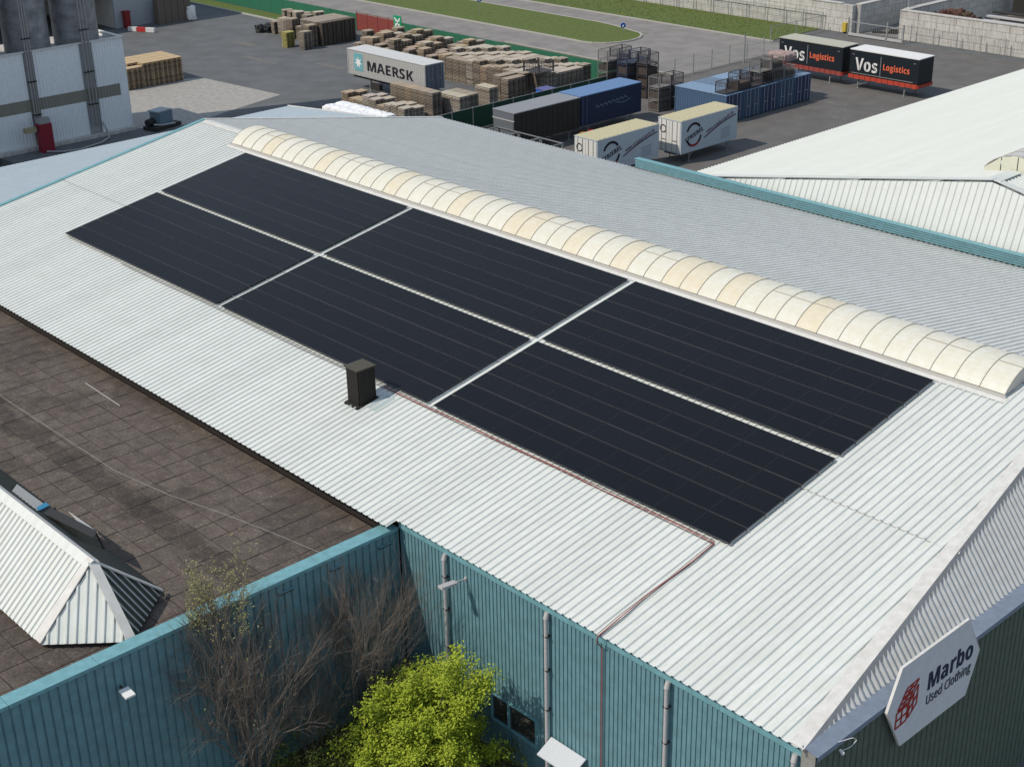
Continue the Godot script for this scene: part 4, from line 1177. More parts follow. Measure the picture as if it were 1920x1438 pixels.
func doors_x(t: Node, x: float, a: Vector3, e: Vector3, m: Material, bar_m: Material) -> void:   # door pair on the face that looks along +X
	var zc := (a.z + e.z) * 0.5
	var hw := (e.z - a.z) * 0.5 - 0.1
	for s in [-1.0, 1.0]:
		var d := part(t, "door", MB.new().box(Vector3(x + 0.01, (a.y + e.y) / 2, zc + s * hw * 0.5), Vector3(0.04, e.y - a.y - 0.24, hw - 0.03)), m)
		for k in [0.28, 0.72]:
			part(d, "lock_bar", MB.new().tube(Vector3(x + 0.06, a.y + 0.1, zc + s * hw * k), Vector3(x + 0.06, e.y - 0.1, zc + s * hw * k), 0.03, 0.03, 6), bar_m)
		part(d, "handle", MB.new().box(Vector3(x + 0.07, a.y + 1.1, zc + s * hw * 0.5), Vector3(0.03, 0.05, hw * 0.5)), bar_m)

func doors_z(t: Node, z: float, a: Vector3, e: Vector3, m: Material, bar_m: Material) -> void:   # door pair on the face that looks along +Z
	var xc := (a.x + e.x) * 0.5
	var hw := (e.x - a.x) * 0.5 - 0.1
	for s in [-1.0, 1.0]:
		var d := part(t, "door", MB.new().box(Vector3(xc + s * hw * 0.5, (a.y + e.y) / 2, z + 0.01), Vector3(hw - 0.03, e.y - a.y - 0.24, 0.04)), m)
		for k in [0.28, 0.72]:
			part(d, "lock_bar", MB.new().tube(Vector3(xc + s * hw * k, a.y + 0.1, z + 0.06), Vector3(xc + s * hw * k, e.y - 0.1, z + 0.06), 0.02, 0.02, 6), bar_m)
		part(d, "handle", MB.new().box(Vector3(xc + s * hw * 0.5, a.y + 1.05, z + 0.07), Vector3(hw * 0.5, 0.05, 0.03)), bar_m)

func legs(t: Node, pts: Array, y: float, m: Material) -> void:
	for p in pts:
		var l := part(t, "leg", MB.new().box(Vector3(p.x, y * 0.5, p.z), Vector3(0.1, y, 0.1)), m)
		part(l, "foot", MB.new().box(Vector3(p.x, 0.03, p.z), Vector3(0.22, 0.05, 0.22)), m)
		part(l, "brace", MB.new().bar(Vector3(p.x, y * 0.45, p.z), Vector3(p.x + p.y, y, p.z), 0.05, 0.05), m)

func containers() -> void:
	var grey := mat(lin(0.42, 0.42, 0.41), 0.6, 0.0, M.dirt, 3.0)
	var navy_door := mat(lin(0.09, 0.12, 0.16), 0.55, 0.0, M.dirt, 1.5)
	var ink := mat(lin(0.012, 0.012, 0.02), 0.6)
	# long container on a trailer
	var a := Vector3(-118.5, 1.42, -89.44)
	var e := Vector3(-106.25, 4.02, -87.0)
	var t := thing("long_container", "long light grey shipping container lettered MAERSK among the pallets", "container", Vector3(-112.4, 0, -88.2))
	corrugated_box(t, a, e, grey, mat(lin(0.56, 0.57, 0.57), 0.6, 0.0, M.dirt, 4.0), 0.28, true, false)
	doors_x(t, e.x - 0.03, a, e, navy_door, M.steel)
	words(t, "lettering", "MAERSK", ink, Vector3(-111.65, 2.7, e.z), Basis.IDENTITY, 7.2, 1.0, 700)
	var sq := part(t, "emblem", MB.new().span(Vector3(-117.4, 2.0, e.z - 0.03), Vector3(-116.0, 3.72, e.z + 0.006)), mat(lin(0.14, 0.36, 0.40), 0.6))
	var st := MB.new()
	for i in 7:
		var a0 := TAU * i / 7.0 + PI / 2
		var c := Vector3(-116.7, 2.83, e.z + 0.012)
		var tip := c + Vector3(cos(a0), sin(a0), 0) * 0.62
		var l := c + Vector3(cos(a0 + 0.45), sin(a0 + 0.45), 0) * 0.25
		var r := c + Vector3(cos(a0 - 0.45), sin(a0 - 0.45), 0) * 0.25
		st.tri(c, tip, l)
		st.tri(c, r, tip)
	part(sq, "star", st, M.white)
	var tr := thing("container_trailer", "dark trailer chassis carrying the long grey container", "trailer", Vector3(-112, 0, -88.2))
	part(tr, "chassis", MB.new().span(Vector3(-118.4, 1.1, -88.8), Vector3(-106.3, 1.4, -87.6)), M.black)
	for x in [-109.0, -107.7]:
		for z in [-89.2, -87.3]:
			var wl := part(tr, "wheel", MB.new().tube(Vector3(x, 0.52, z - 0.15), Vector3(x, 0.52, z + 0.15), 0.5, 0.5, 20), M.black)
			part(wl, "rim", MB.new().tube(Vector3(x, 0.52, z - 0.16), Vector3(x, 0.52, z + 0.16), 0.27, 0.27, 14), M.steel)
	for z in [-88.9, -87.5]: part(tr, "landing_leg", MB.new().span(Vector3(-115.6, 0, z - 0.08), Vector3(-115.4, 1.1, z + 0.08)), M.steel)
	part(tr, "toolbox", MB.new().span(Vector3(-114.9, 0.45, -87.3), Vector3(-113.4, 1.05, -86.95)), M.dark)
	part(tr, "bumper", MB.new().span(Vector3(-106.3, 0.55, -89.3), Vector3(-106.2, 0.75, -87.1)), M.red)
	# two black curtain-sided swap bodies
	var black := mat(lin(0.012, 0.017, 0.023), 0.45)
	var orange := mat(lin(0.72, 0.14, 0.06), 0.6)
	var redm := mat(lin(0.45, 0.06, 0.035), 0.6, 0.0, M.dirt, 0.7)
	var ncol := mat(lin(0.03, 0.01, 0.012), 0.7)
	for k in 2:
		var x0: float = [-90.35, -81.7][k]
		var tp: Material = [mat(lin(0.43, 0.425, 0.36), 0.7, 0.0, M.dirt, 1.5), mat(lin(0.72, 0.72, 0.72), 0.6, 0.0, M.dirt, 2.0)][k]
		a = Vector3(x0, 1.15, -123.6)
		e = Vector3(x0 + 7.82, 3.8, -121.05)
		t = thing("swap_body", ["black Vos Logistics swap body with a dull yellowish roof", "black Vos Logistics swap body with a white roof on raised legs"][k], "swap body", Vector3(x0 + 3.9, 0, -122.3), "black swap bodies")
		part(t, "curtain", MB.new().span(a + Vector3(0.02, 0.24, 0.02), e - Vector3(0.02, 0.05, 0.02)), black)
		part(t, "roof_panel", MB.new().span(Vector3(a.x - 0.02, e.y - 0.06, a.z - 0.02), e + Vector3(0.02, 0.02, 0.02)), tp)
		for i in 12:
			part(t, "side_rail_section", MB.new().span(Vector3(x0 + i * 0.651, 1.0 - 0.04 * (i % 2), -121.1), Vector3(x0 + i * 0.651 + 0.6, 1.36, -121.0)), redm if k == 1 else mat(lin(0.3, 0.06, 0.05), 0.7, 0.0, M.dirt, 0.6))
		part(t, "floor_frame", MB.new().span(Vector3(x0, 1.0, -123.6), Vector3(x0 + 7.82, 1.35, -121.12)), ncol)
		part(t, "rear_rail", MB.new().span(Vector3(x0 + 7.8, 1.0, -123.6), Vector3(x0 + 7.9, 1.3, -121.05)), redm)
		if k == 1: part(t, "tension_strip", MB.new().span(Vector3(x0 + 0.3, 1.5, -121.045), Vector3(x0 + 7.3, 1.56, -121.02)), M.steel)
		part(t, "divider_strip", MB.new().span(Vector3(x0 + 3.55, 1.6, -121.045), Vector3(x0 + 3.62, 3.45, -121.025)), M.steel)
		for x in [x0 + 0.3, x0 + 7.2]:
			part(t, "corner_clasp", MB.new().span(Vector3(x, 3.3, -121.045), Vector3(x + 0.25, 3.36, -121.02)), M.steel)
		words(t, "name_lettering", "Vos", mat(lin(0.68, 0.68, 0.66), 0.6), Vector3(x0 + 1.95, 2.42, -121.055), Basis.IDENTITY, 2.55, 1.25, 900)
		for sx in [1.12, 2.0, 2.88]: part(t, "stencil_slit", MB.new().box(Vector3(x0 + sx, 2.4, -121.035), Vector3(0.045, 1.0, 0.03), Basis(Vector3.BACK, [0.2, 0.0, 0.55][[1.12, 2.0, 2.88].find(sx)])), black)
		words(t, "line_lettering", "Logistics", orange, Vector3(x0 + 5.35, 2.45, -121.055), Basis.IDENTITY, 2.95, 0.8, 700)
		legs(t, [Vector3(x0 + 1.0, 0.5, -121.3), Vector3(x0 + 6.3, 0.5, -121.3), Vector3(x0 + 1.0, 0.5, -123.3), Vector3(x0 + 6.3, 0.5, -123.3)], 1.05, M.steel)
	# two white swap bodies with a ring logo
	var sw := mat(lin(0.47, 0.52, 0.57), 0.55, 0.0, M.dirt, 3.0)
	var swroof := mat(lin(0.60, 0.585, 0.50), 0.75, 0.0, tint(121, 0.03, 0.1, 0.6, Color(0.8, 0.78, 0.62), Color(1, 0.98, 0.95)), 2.2)
	var ty := Basis(Vector3.UP, PI / 2)
	for k in 2:
		var x1: float = [-76.3, -75.4][k]
		var z1: float = [-79.55, -88.5][k]
		a = Vector3(x1 - 2.55, 0.85, z1 - 7.3)
		e = Vector3(x1, 3.6, z1)
		t = thing("white_swap_body", ["white Striebel swap body half hidden by the roof edge", "white Striebel swap body on legs in front of the blue containers"][k], "swap body", Vector3(x1 - 1.3, 0, z1 - 3.6), "white swap bodies")
		part(t, "body", MB.new().span(a + Vector3(0.03, 0, 0.03), e - Vector3(0.0, 0.05, 0.03)), sw)
		part(t, "roof_panel", MB.new().span(Vector3(a.x, e.y - 0.06, a.z), e + Vector3(0.01, 0.0, 0.01)), sw)
		for i in 14:
			part(t, "roof_ridge", MB.new().span(Vector3(a.x + 0.06, e.y, a.z + 0.1 + i * 0.51), Vector3(e.x - 0.06, e.y + 0.035, a.z + 0.1 + i * 0.51 + 0.36)), swroof)
		part(t, "roof_skin", MB.new().span(Vector3(a.x + 0.04, e.y - 0.01, a.z + 0.04), Vector3(e.x - 0.04, e.y + 0.012, e.z - 0.04)), swroof)
		doors_z(t, e.z - 0.03, a, e, mat(lin(0.7, 0.69, 0.66), 0.5, 0.0, M.dirt, 2.0), M.steel)
		var xs := e.x + 0.012
		var cz := z1 - 1.62
		for seg in [[3, 13, 0], [17, 20, 0], [20, 26, 1], [26, 29, 0]]:
			var ring := MB.new()
			for i in range(seg[0], seg[1]):
				var a0 := TAU * i / 30.0
				var p0 := Vector3(xs, 2.25 + sin(a0) * 0.92, cz - cos(a0) * 0.92)
				var p1 := Vector3(xs, 2.25 + sin(a0 + TAU / 30) * 0.92, cz - cos(a0 + TAU / 30) * 0.92)
				ring.bar(p0, p1, 0.02, 0.2, Vector3.RIGHT.cross(p1 - p0))
			part(t, "ring_arc", ring, mat(lin(0.28, 0.02, 0.03), 0.6) if seg[2] else ink)
		var tilt := ty * Basis(Vector3.BACK, 0.3)
		words(t, "lettering", "STRIEBEL", ink, Vector3(xs, 2.25, cz - 0.05), tilt, 2.3, 0.36, 800)
		words(t, "web_lettering", "www.striebel-textil.de", mat(lin(0.16, 0.1, 0.15), 0.6), Vector3(xs, 2.72, z1 - 4.95), tilt, 3.6, 0.3, 500)
		var sl := MB.new()
		for i in 8:
			var t0 := i / 8.0
			var t1 := (i + 1) / 8.0
			var f := func(q: float) -> Vector3: return Vector3(xs, 1.75 + 1.25 * q + 0.14 * sin(q * PI), z1 - 3.0 - 4.0 * q)
			var p0: Vector3 = f.call(t0)
			var p1: Vector3 = f.call(t1)
			sl.bar(p0, p1, 0.02, 0.09, Vector3.RIGHT.cross(p1 - p0))
		part(t, "swoosh", sl, mat(lin(0.05, 0.012, 0.035), 0.6))
		for i in 5:
			part(t, "small_print", MB.new().box(Vector3(xs, 2.05 - i * 0.19, z1 - 5.75), Vector3(0.012, 0.045, 1.3 - 0.1 * (i % 3)), Basis(Vector3.RIGHT, 0.1)), mat(lin(0.2, 0.23, 0.28), 0.6))
		if true:
			var rd := MB.new().circle_x(Vector3(a.x + 0.62, 2.75, e.z + 0.03), 0.3, 0.07)
			part(t, "door_emblem", rd, ink)
		legs(t, [Vector3(e.x - 0.2, 0.4, z1 - 1.3), Vector3(e.x - 0.2, 0.4, z1 - 6.2), Vector3(a.x + 0.2, 0.4, z1 - 1.3), Vector3(a.x + 0.2, 0.4, z1 - 6.2)], 0.86, M.steel)
		part(t, "under_frame", MB.new().span(Vector3(a.x + 0.7, 0.7, a.z + 0.1), Vector3(e.x - 0.7, 0.86, e.z - 0.1)), M.dark)
	# dark grey and blue swap bodies in line
	var dg := mat(lin(0.022, 0.022, 0.02), 0.5, 0.0, M.dirt, 3.0)
	t = thing("grey_swap_body", "dark grey swap body end-on beside the green mesh fence", "swap body", Vector3(-88.8, 0, -85))
	a = Vector3(-90.15, 0.9, -88.95)
	e = Vector3(-87.45, 3.6, -81.1)
	part(t, "body", MB.new().span(a, e - Vector3(0, 0.05, 0)), dg)
	part(t, "roof_panel", MB.new().span(Vector3(a.x - 0.02, e.y - 0.06, a.z), e + Vector3(0.02, 0.02, 0.02)), mat(lin(0.24, 0.25, 0.27), 0.5, 0.0, M.dirt, 3.0))
	part(t, "end_panel", MB.new().span(Vector3(a.x + 0.1, a.y + 0.1, e.z), Vector3(e.x - 0.1, e.y - 0.75, e.z + 0.03)), mat(lin(0.13, 0.145, 0.16), 0.5, 0.0, M.dirt, 2.0))
	part(t, "end_header", MB.new().span(Vector3(a.x + 0.05, e.y - 0.62, e.z), Vector3(e.x - 0.05, e.y - 0.1, e.z + 0.03)), mat(lin(0.14, 0.15, 0.18), 0.5))
	part(t, "end_bar", MB.new().span(Vector3(a.x, e.y - 0.74, e.z), Vector3(e.x, e.y - 0.65, e.z + 0.05)), M.pipe)
	for i in 12: part(t, "side_pleat", MB.new().span(Vector3(e.x, a.y + 0.1, a.z + 0.2 + i * 0.62), Vector3(e.x + 0.02, e.y - 0.1, a.z + 0.25 + i * 0.62)), dg)
	legs(t, [Vector3(-87.7, 0.3, -82.3), Vector3(-87.7, 0.3, -87.8), Vector3(-89.9, 0.3, -82.3), Vector3(-89.9, 0.3, -87.8)], 0.9, M.steel)
	t = thing("blue_swap_body", "dark blue swap body with faded white script on its side", "swap body", Vector3(-88.9, 0, -93.3))
	a = Vector3(-90.3, 0.9, -97.1)
	e = Vector3(-87.6, 3.6, -89.2)
	var bl := mat(lin(0.010, 0.02, 0.055), 0.45, 0.0, M.dirt, 3.0)
	part(t, "body", MB.new().span(a, e - Vector3(0, 0.05, 0)), bl)
	part(t, "roof_panel", MB.new().span(Vector3(a.x - 0.02, e.y - 0.06, a.z), e + Vector3(0.02, 0.02, 0.02)), mat(lin(0.14, 0.25, 0.44), 0.5, 0.0, tint(131, 0.03, 0.1, 0.6, Color(0.75, 0.8, 0.85), Color(1, 1, 1)), 2.0))
	for z in [e.z - 0.25, e.z - 0.75]: part(t, "side_bar", MB.new().span(Vector3(e.x, a.y, z - 0.05), Vector3(e.x + 0.04, e.y - 0.1, z + 0.05)), mat(lin(0.06, 0.07, 0.14), 0.5))
	var pale := mat(lin(0.14, 0.2, 0.27), 0.6)
	var wv := MB.new()
	for i in 26:
		var z0 := -91.1 - i * 0.16
		wv.bar(Vector3(e.x + 0.01, 2.35 + 0.12 * sin(i * 1.9) + i * 0.012, z0), Vector3(e.x + 0.01, 2.35 + 0.16 * sin(i * 1.9 + 1.9) + (i + 1) * 0.012, z0 - 0.16), 0.02, 0.05, Vector3.RIGHT.cross(Vector3.FORWARD))
	for i in 10:
		var z0 := -93.6 - i * 0.2
		wv.bar(Vector3(e.x + 0.01, 2.42 - 0.22 * sin(i * 0.314), z0), Vector3(e.x + 0.01, 2.42 - 0.22 * sin((i + 1) * 0.314), z0 - 0.2), 0.02, 0.05, Vector3.RIGHT.cross(Vector3.FORWARD))
	part(t, "faded_script", wv, pale)
	legs(t, [Vector3(-87.8, 0.3, -90.3), Vector3(-87.8, 0.3, -95.9), Vector3(-90.0, 0.3, -90.3), Vector3(-90.0, 0.3, -95.9)], 0.9, M.steel)
	# five blue containers side by side
	var bside := mat(lin(0.07, 0.125, 0.215), 0.6, 0.0, M.dirt, 2.0)
	var bdoor := mat(lin(0.03, 0.045, 0.10), 0.55, 0.0, M.dirt, 1.5)
	var broof := tint(141, 0.02, 0.08, 0.6, Color(0.72, 0.78, 0.82), Color(1, 1, 1), 0.95, Color(0.4, 0.3, 0.25))
	for k in 5:
		e = Vector3(-81.15, 2.6, -101.35 - k * 2.56)
		a = Vector3(-87.25, 0.02, e.z - 2.44)
		t = thing("blue_container", ["blue container whose ribbed side faces the white swap body", "blue container second from the ribbed blue side wall", "blue container in the middle of the row of five", "blue container second from the open tarmac end of the row", "blue container at the end of the row towards the black swap bodies"][k], "container", Vector3(-84.2, 0, e.z - 1.2), "blue containers side by side")
		corrugated_box(t, a, e, bside if k != 2 else mat(lin(0.05, 0.10, 0.16), 0.6, 0.0, M.dirt, 2.0), mat(lin(0.21, 0.29, 0.40) * [1.08, 0.9, 1.12, 0.84, 1.0][k], 0.55, 0.0, broof, 3.0), 0.28, k == 0, false)
		doors_x(t, e.x - 0.03, a, e, bdoor if k % 2 == 0 else mat(lin(0.045, 0.075, 0.13), 0.55, 0.0, M.dirt, 1.5), mat(lin(0.3, 0.32, 0.38), 0.5))

# ---------------------------------------------------------------- cages, frames, fences, walls
func cage_mesh() -> MB:
	var b := MB.new()
	var s := Vector3(1.25, 1.05, 1.65)
	for x in [-1.0, 1.0]:
		for z in [-1.0, 1.0]: b.box(Vector3(x * s.x / 2, s.y / 2, z * s.z / 2), Vector3(0.06, s.y, 0.06))
	for y in [0.1, s.y - 0.03]:
		for x in [-1.0, 1.0]: b.box(Vector3(x * s.x / 2, y, 0), Vector3(0.05, 0.05, s.z))
		for z in [-1.0, 1.0]: b.box(Vector3(0, y, z * s.z / 2), Vector3(s.x, 0.05, 0.05))
	for i in 9:
		for x in [-1.0, 1.0]: b.box(Vector3(x * s.x / 2, s.y / 2, -s.z / 2 + (i + 0.5) * s.z / 9), Vector3(0.02, s.y - 0.1, 0.02))
	for i in 7:
		for z in [-1.0, 1.0]: b.box(Vector3(-s.x / 2 + (i + 0.5) * s.x / 7, s.y / 2, z * s.z / 2), Vector3(0.02, s.y - 0.1, 0.02))
	b.box(Vector3(0, 0.1, 0), Vector3(s.x, 0.03, s.z))
	return b

func _cage_label(f: String, s: Array, spots: Array) -> String:
	var fill := "loaded" if s[4] else "empty"
	var lev: String = ["one", "two", "three", "four"][int(s[1] / 1.0)] if s[5] > 0 else ""
	if s[5] == 0: return f % [fill, ORD[spots.find(s)]]
	if s[5] == 1: return (f % [fill, lev]) + (", container side" if s[2] < -102 else ", swap body side")
	var c := "by the mesh fence" if s[0] < -97 else ("by the tarmac" if s[0] > -94 else "in the middle")
	return "%s wire cage in the fence corner cluster, level %s, %s%s" % [fill, lev, c, ", road side" if s[2] < -105 else ""]

func cages() -> void:
	var cm := cage_mesh().mesh()
	var lid := MB.new().box(Vector3(0, 0.42, 0), Vector3(1.12, 0.6, 1.5)).mesh()
	var mets := [mat(lin(0.07, 0.065, 0.07), 0.6, 0.2), mat(lin(0.22, 0.21, 0.20), 0.6, 0.2), mat(lin(0.06, 0.07, 0.11), 0.6, 0.2)]
	var loads := [mat(lin(0.11, 0.09, 0.075), 0.9, 0.0, M.wood_t, 0.8), mat(lin(0.07, 0.065, 0.06), 0.9, 0.0, M.wood_t, 0.8)]
	# x, y, z, metal, loaded, label index
	var L := ["%s wire cage on the blue containers, %s from the white swap body side", "%s wire cage in the tower beside the blue containers, level %s", "%s wire cage in the fence corner cluster, level %s, column %s"]
	var spots := []
	for k in 4: spots.append([-82.0, 2.62, -102.4 - k * 1.75, 0, 1 if k == 1 else 0, 0])
	for k in 3: spots.append([-83.6, 2.62, -106.2 - k * 1.8, k % 2, 0, 0])
	for k in 2: spots.append([-82.2, 3.7, -107.4 - k * 1.8, 1, k, 0])
	for k in 2: spots.append([-82.2, 2.62, -109.4 - k * 1.75, 1, 1, 0])
	spots.append([-83.0, 2.62, -111.6, 1, 1, 0])
	for y in 3:
		spots.append([-89.2, 0.02 + y * 1.08, -101.4, 1, 1 if y < 2 else 0, 1])
		spots.append([-89.2, 0.02 + y * 1.08, -103.2, 0, 1 if y < 2 else 0, 1])
	for y in 4:
		for q in [[-97.6, -103.3, 1], [-97.6, -105.05, 0], [-95.3, -103.6, 2], [-95.3, -105.3, 2], [-93.6, -104.6, 0]]:
			spots.append([q[0], 0.02 + y * 1.08, q[1], q[2], 1 if y < 3 else 0, 2])
	for s in spots:
		var t := thing("wire_cage", _cage_label(L[s[5]], s, spots), "cage", Vector3(s[0], s[1], s[2]), ["cages on the blue containers", "cage tower", "cage cluster by the fence corner"][s[5]])
		inst(t, "frame", cm, mets[s[3]], Vector3(s[0], s[1], s[2]))
		if s[4]: inst(t, "load", lid, loads[(s[5] + s[3]) % 2], Vector3(s[0], s[1], s[2]))
	var one := thing("wire_cage", "single dark wire cage standing on the grey pallet block", "cage", Vector3(-101.0, 2.5, -97.2))
	inst(one, "frame", cm, mets[0], Vector3(-101.0, 2.62, -97.0), Basis.from_scale(Vector3(1.7, 1.0, 1.2)))
	var pk := part(self, "wrapped_load", _lump(Vector3(-83.6, 4.15, -112.6), Vector3(2.2, 0.7, 2.0), 77, 0.08), mat(lin(0.34, 0.25, 0.24), 0.8, 0.0, M.dirt, 1.0))
	tag(pk, "dusty pink wrapped load lying on cages over the blue containers", "load")
	var cr := thing("blue_crate", "bright blue box standing behind the green mesh fence", "crate", Vector3(-98.6, 0, -95.4))
	part(cr, "box", MB.new().span(Vector3(-99.3, 0, -96.4), Vector3(-98.0, 1.5, -95.0)), mat(lin(0.03, 0.14, 0.5), 0.6))
	part(cr, "lid", MB.new().span(Vector3(-99.35, 1.5, -96.45), Vector3(-97.95, 1.58, -94.95)), mat(lin(0.12, 0.13, 0.3), 0.6))
	# open steel frames beside the grey swap body
	for k in 3:
		var x0 := -89.4 + k * 2.65
		var f := thing("storage_rack", "open steel frame rack %s" % ["against the end of the grey swap body", "in the middle of the row by the roof edge", "beside the white Striebel swap body"][k], "rack", Vector3(x0 + 1.25, 0, -79.9), "open steel frame racks")
		for x in [x0, x0 + 2.5]:
			for z in [-81.0, -78.6]: part(f, "upright", MB.new().span(Vector3(x - 0.05, 0, z - 0.05), Vector3(x + 0.05, 2.2, z + 0.05)), M.steel)
		for y in [0.9, 2.15]:
			for z in [-81.0, -78.6]: part(f, "long_rail", MB.new().span(Vector3(x0, y - 0.04, z - 0.03), Vector3(x0 + 2.5, y + 0.04, z + 0.03)), M.steel)
			for x in [x0, x0 + 2.5]: part(f, "cross_rail", MB.new().span(Vector3(x - 0.03, y - 0.04, -81), Vector3(x + 0.03, y + 0.04, -78.6)), M.steel)
		part(f, "floor_tray", MB.new().span(Vector3(x0, 0.15, -81), Vector3(x0 + 2.5, 0.22, -78.6)), M.dark)
	var dr := thing("drum_pair", "orange and red drums beneath the blue swap body", "drum", Vector3(-86.2, 0, -88.6))
	part(dr, "drum", MB.new().tube(Vector3(-86.3, 0.0, -88.2), Vector3(-86.3, 0.85, -88.2), 0.32, 0.32, 16), mat(lin(0.3, 0.14, 0.03), 0.6))
	part(dr, "drum", MB.new().tube(Vector3(-86.3, 0.0, -89.2), Vector3(-86.3, 0.85, -89.2), 0.32, 0.32, 16), mat(lin(0.35, 0.03, 0.03), 0.6))

func mesh_fence(called: String, label: String, p: Vector3, q: Vector3, h: float, step: float, sheetm: Material, post: Material, rail := true, screen := 0.0) -> void:
	var t := thing(called, label, "fence", (p + q) * 0.5)
	var n := maxi(1, int(round(p.distance_to(q) / step)))
	var d := (q - p) / n
	for i in n + 1:
		part(t, "post", MB.new().box(p + d * i + Vector3(0, h * 0.52, 0), Vector3(0.07, h * 1.04, 0.07)), post)
	for i in n:
		var a := p + d * i
		if screen > 0.0:
			part(t, "screen_panel", MB.new().bar(a + d * 0.02 + Vector3(0, h * 0.5, 0), a + d * 0.98 + Vector3(0, h * 0.5, 0), 0.015, h * screen), sheetm)
		else:
			var w := MB.new()
			for k in 12: w.tube(a + d * ((k + 0.5) / 12.0), a + d * ((k + 0.5) / 12.0) + Vector3(0, h, 0), 0.006, 0.006, 3, false)
			for k in 5: w.tube(a + Vector3(0, h * (k + 0.5) / 5.0, 0), a + d + Vector3(0, h * (k + 0.5) / 5.0, 0), 0.006, 0.006, 3, false)
			part(t, "wire_panel", w, post)
		if rail: part(t, "top_rail", MB.new().bar(a + Vector3(0, h, 0), a + d + Vector3(0, h, 0), 0.05, 0.05), post)

func block_wall(called: String, label: String, p: Vector3, q: Vector3, courses: int, thick := 0.7) -> void:
	# big cast blocks, each one a part; joints stay open a finger's width
	var t := thing(called, label, "wall", (p + q) * 0.5)
	var len := p.distance_to(q)
	var d := (q - p).normalized()
	var bs := Basis(d, Vector3.UP, d.cross(Vector3.UP))
	part(t, "joint_core", MB.new().box((p + q) * 0.5 + Vector3(0, courses * 0.4, 0), Vector3(len, courses * 0.8 - 0.02, thick - 0.12), bs), M.lip)
	var full := MB.new().box(Vector3.ZERO, Vector3(1.565, 0.765, thick)).mesh()
	var half := MB.new().box(Vector3.ZERO, Vector3(0.765, 0.765, thick)).mesh()
	for c in courses:
		var x := 0.0
		var first := c % 2 == 1
		while x < len - 0.3:
			var w := 0.8 if first or len - x < 1.2 else 1.6
			first = false
			inst(t, "block", half if w < 1.0 else full, M.conc if rng.randf() < 0.55 else M.conc2, p + d * (x + w * 0.5) + Vector3(0, c * 0.8 + 0.4, 0) + bs.z * rng.randf_range(-0.02, 0.02), bs)
			x += w
	for i in int(len / 3.2):
		part(t, "coping_slab", MB.new().box(p + d * (i * 3.2 + 1.6) + Vector3(0, courses * 0.8 + 0.06, 0), Vector3(3.18, 0.1, thick + 0.1), bs), M.conc2)

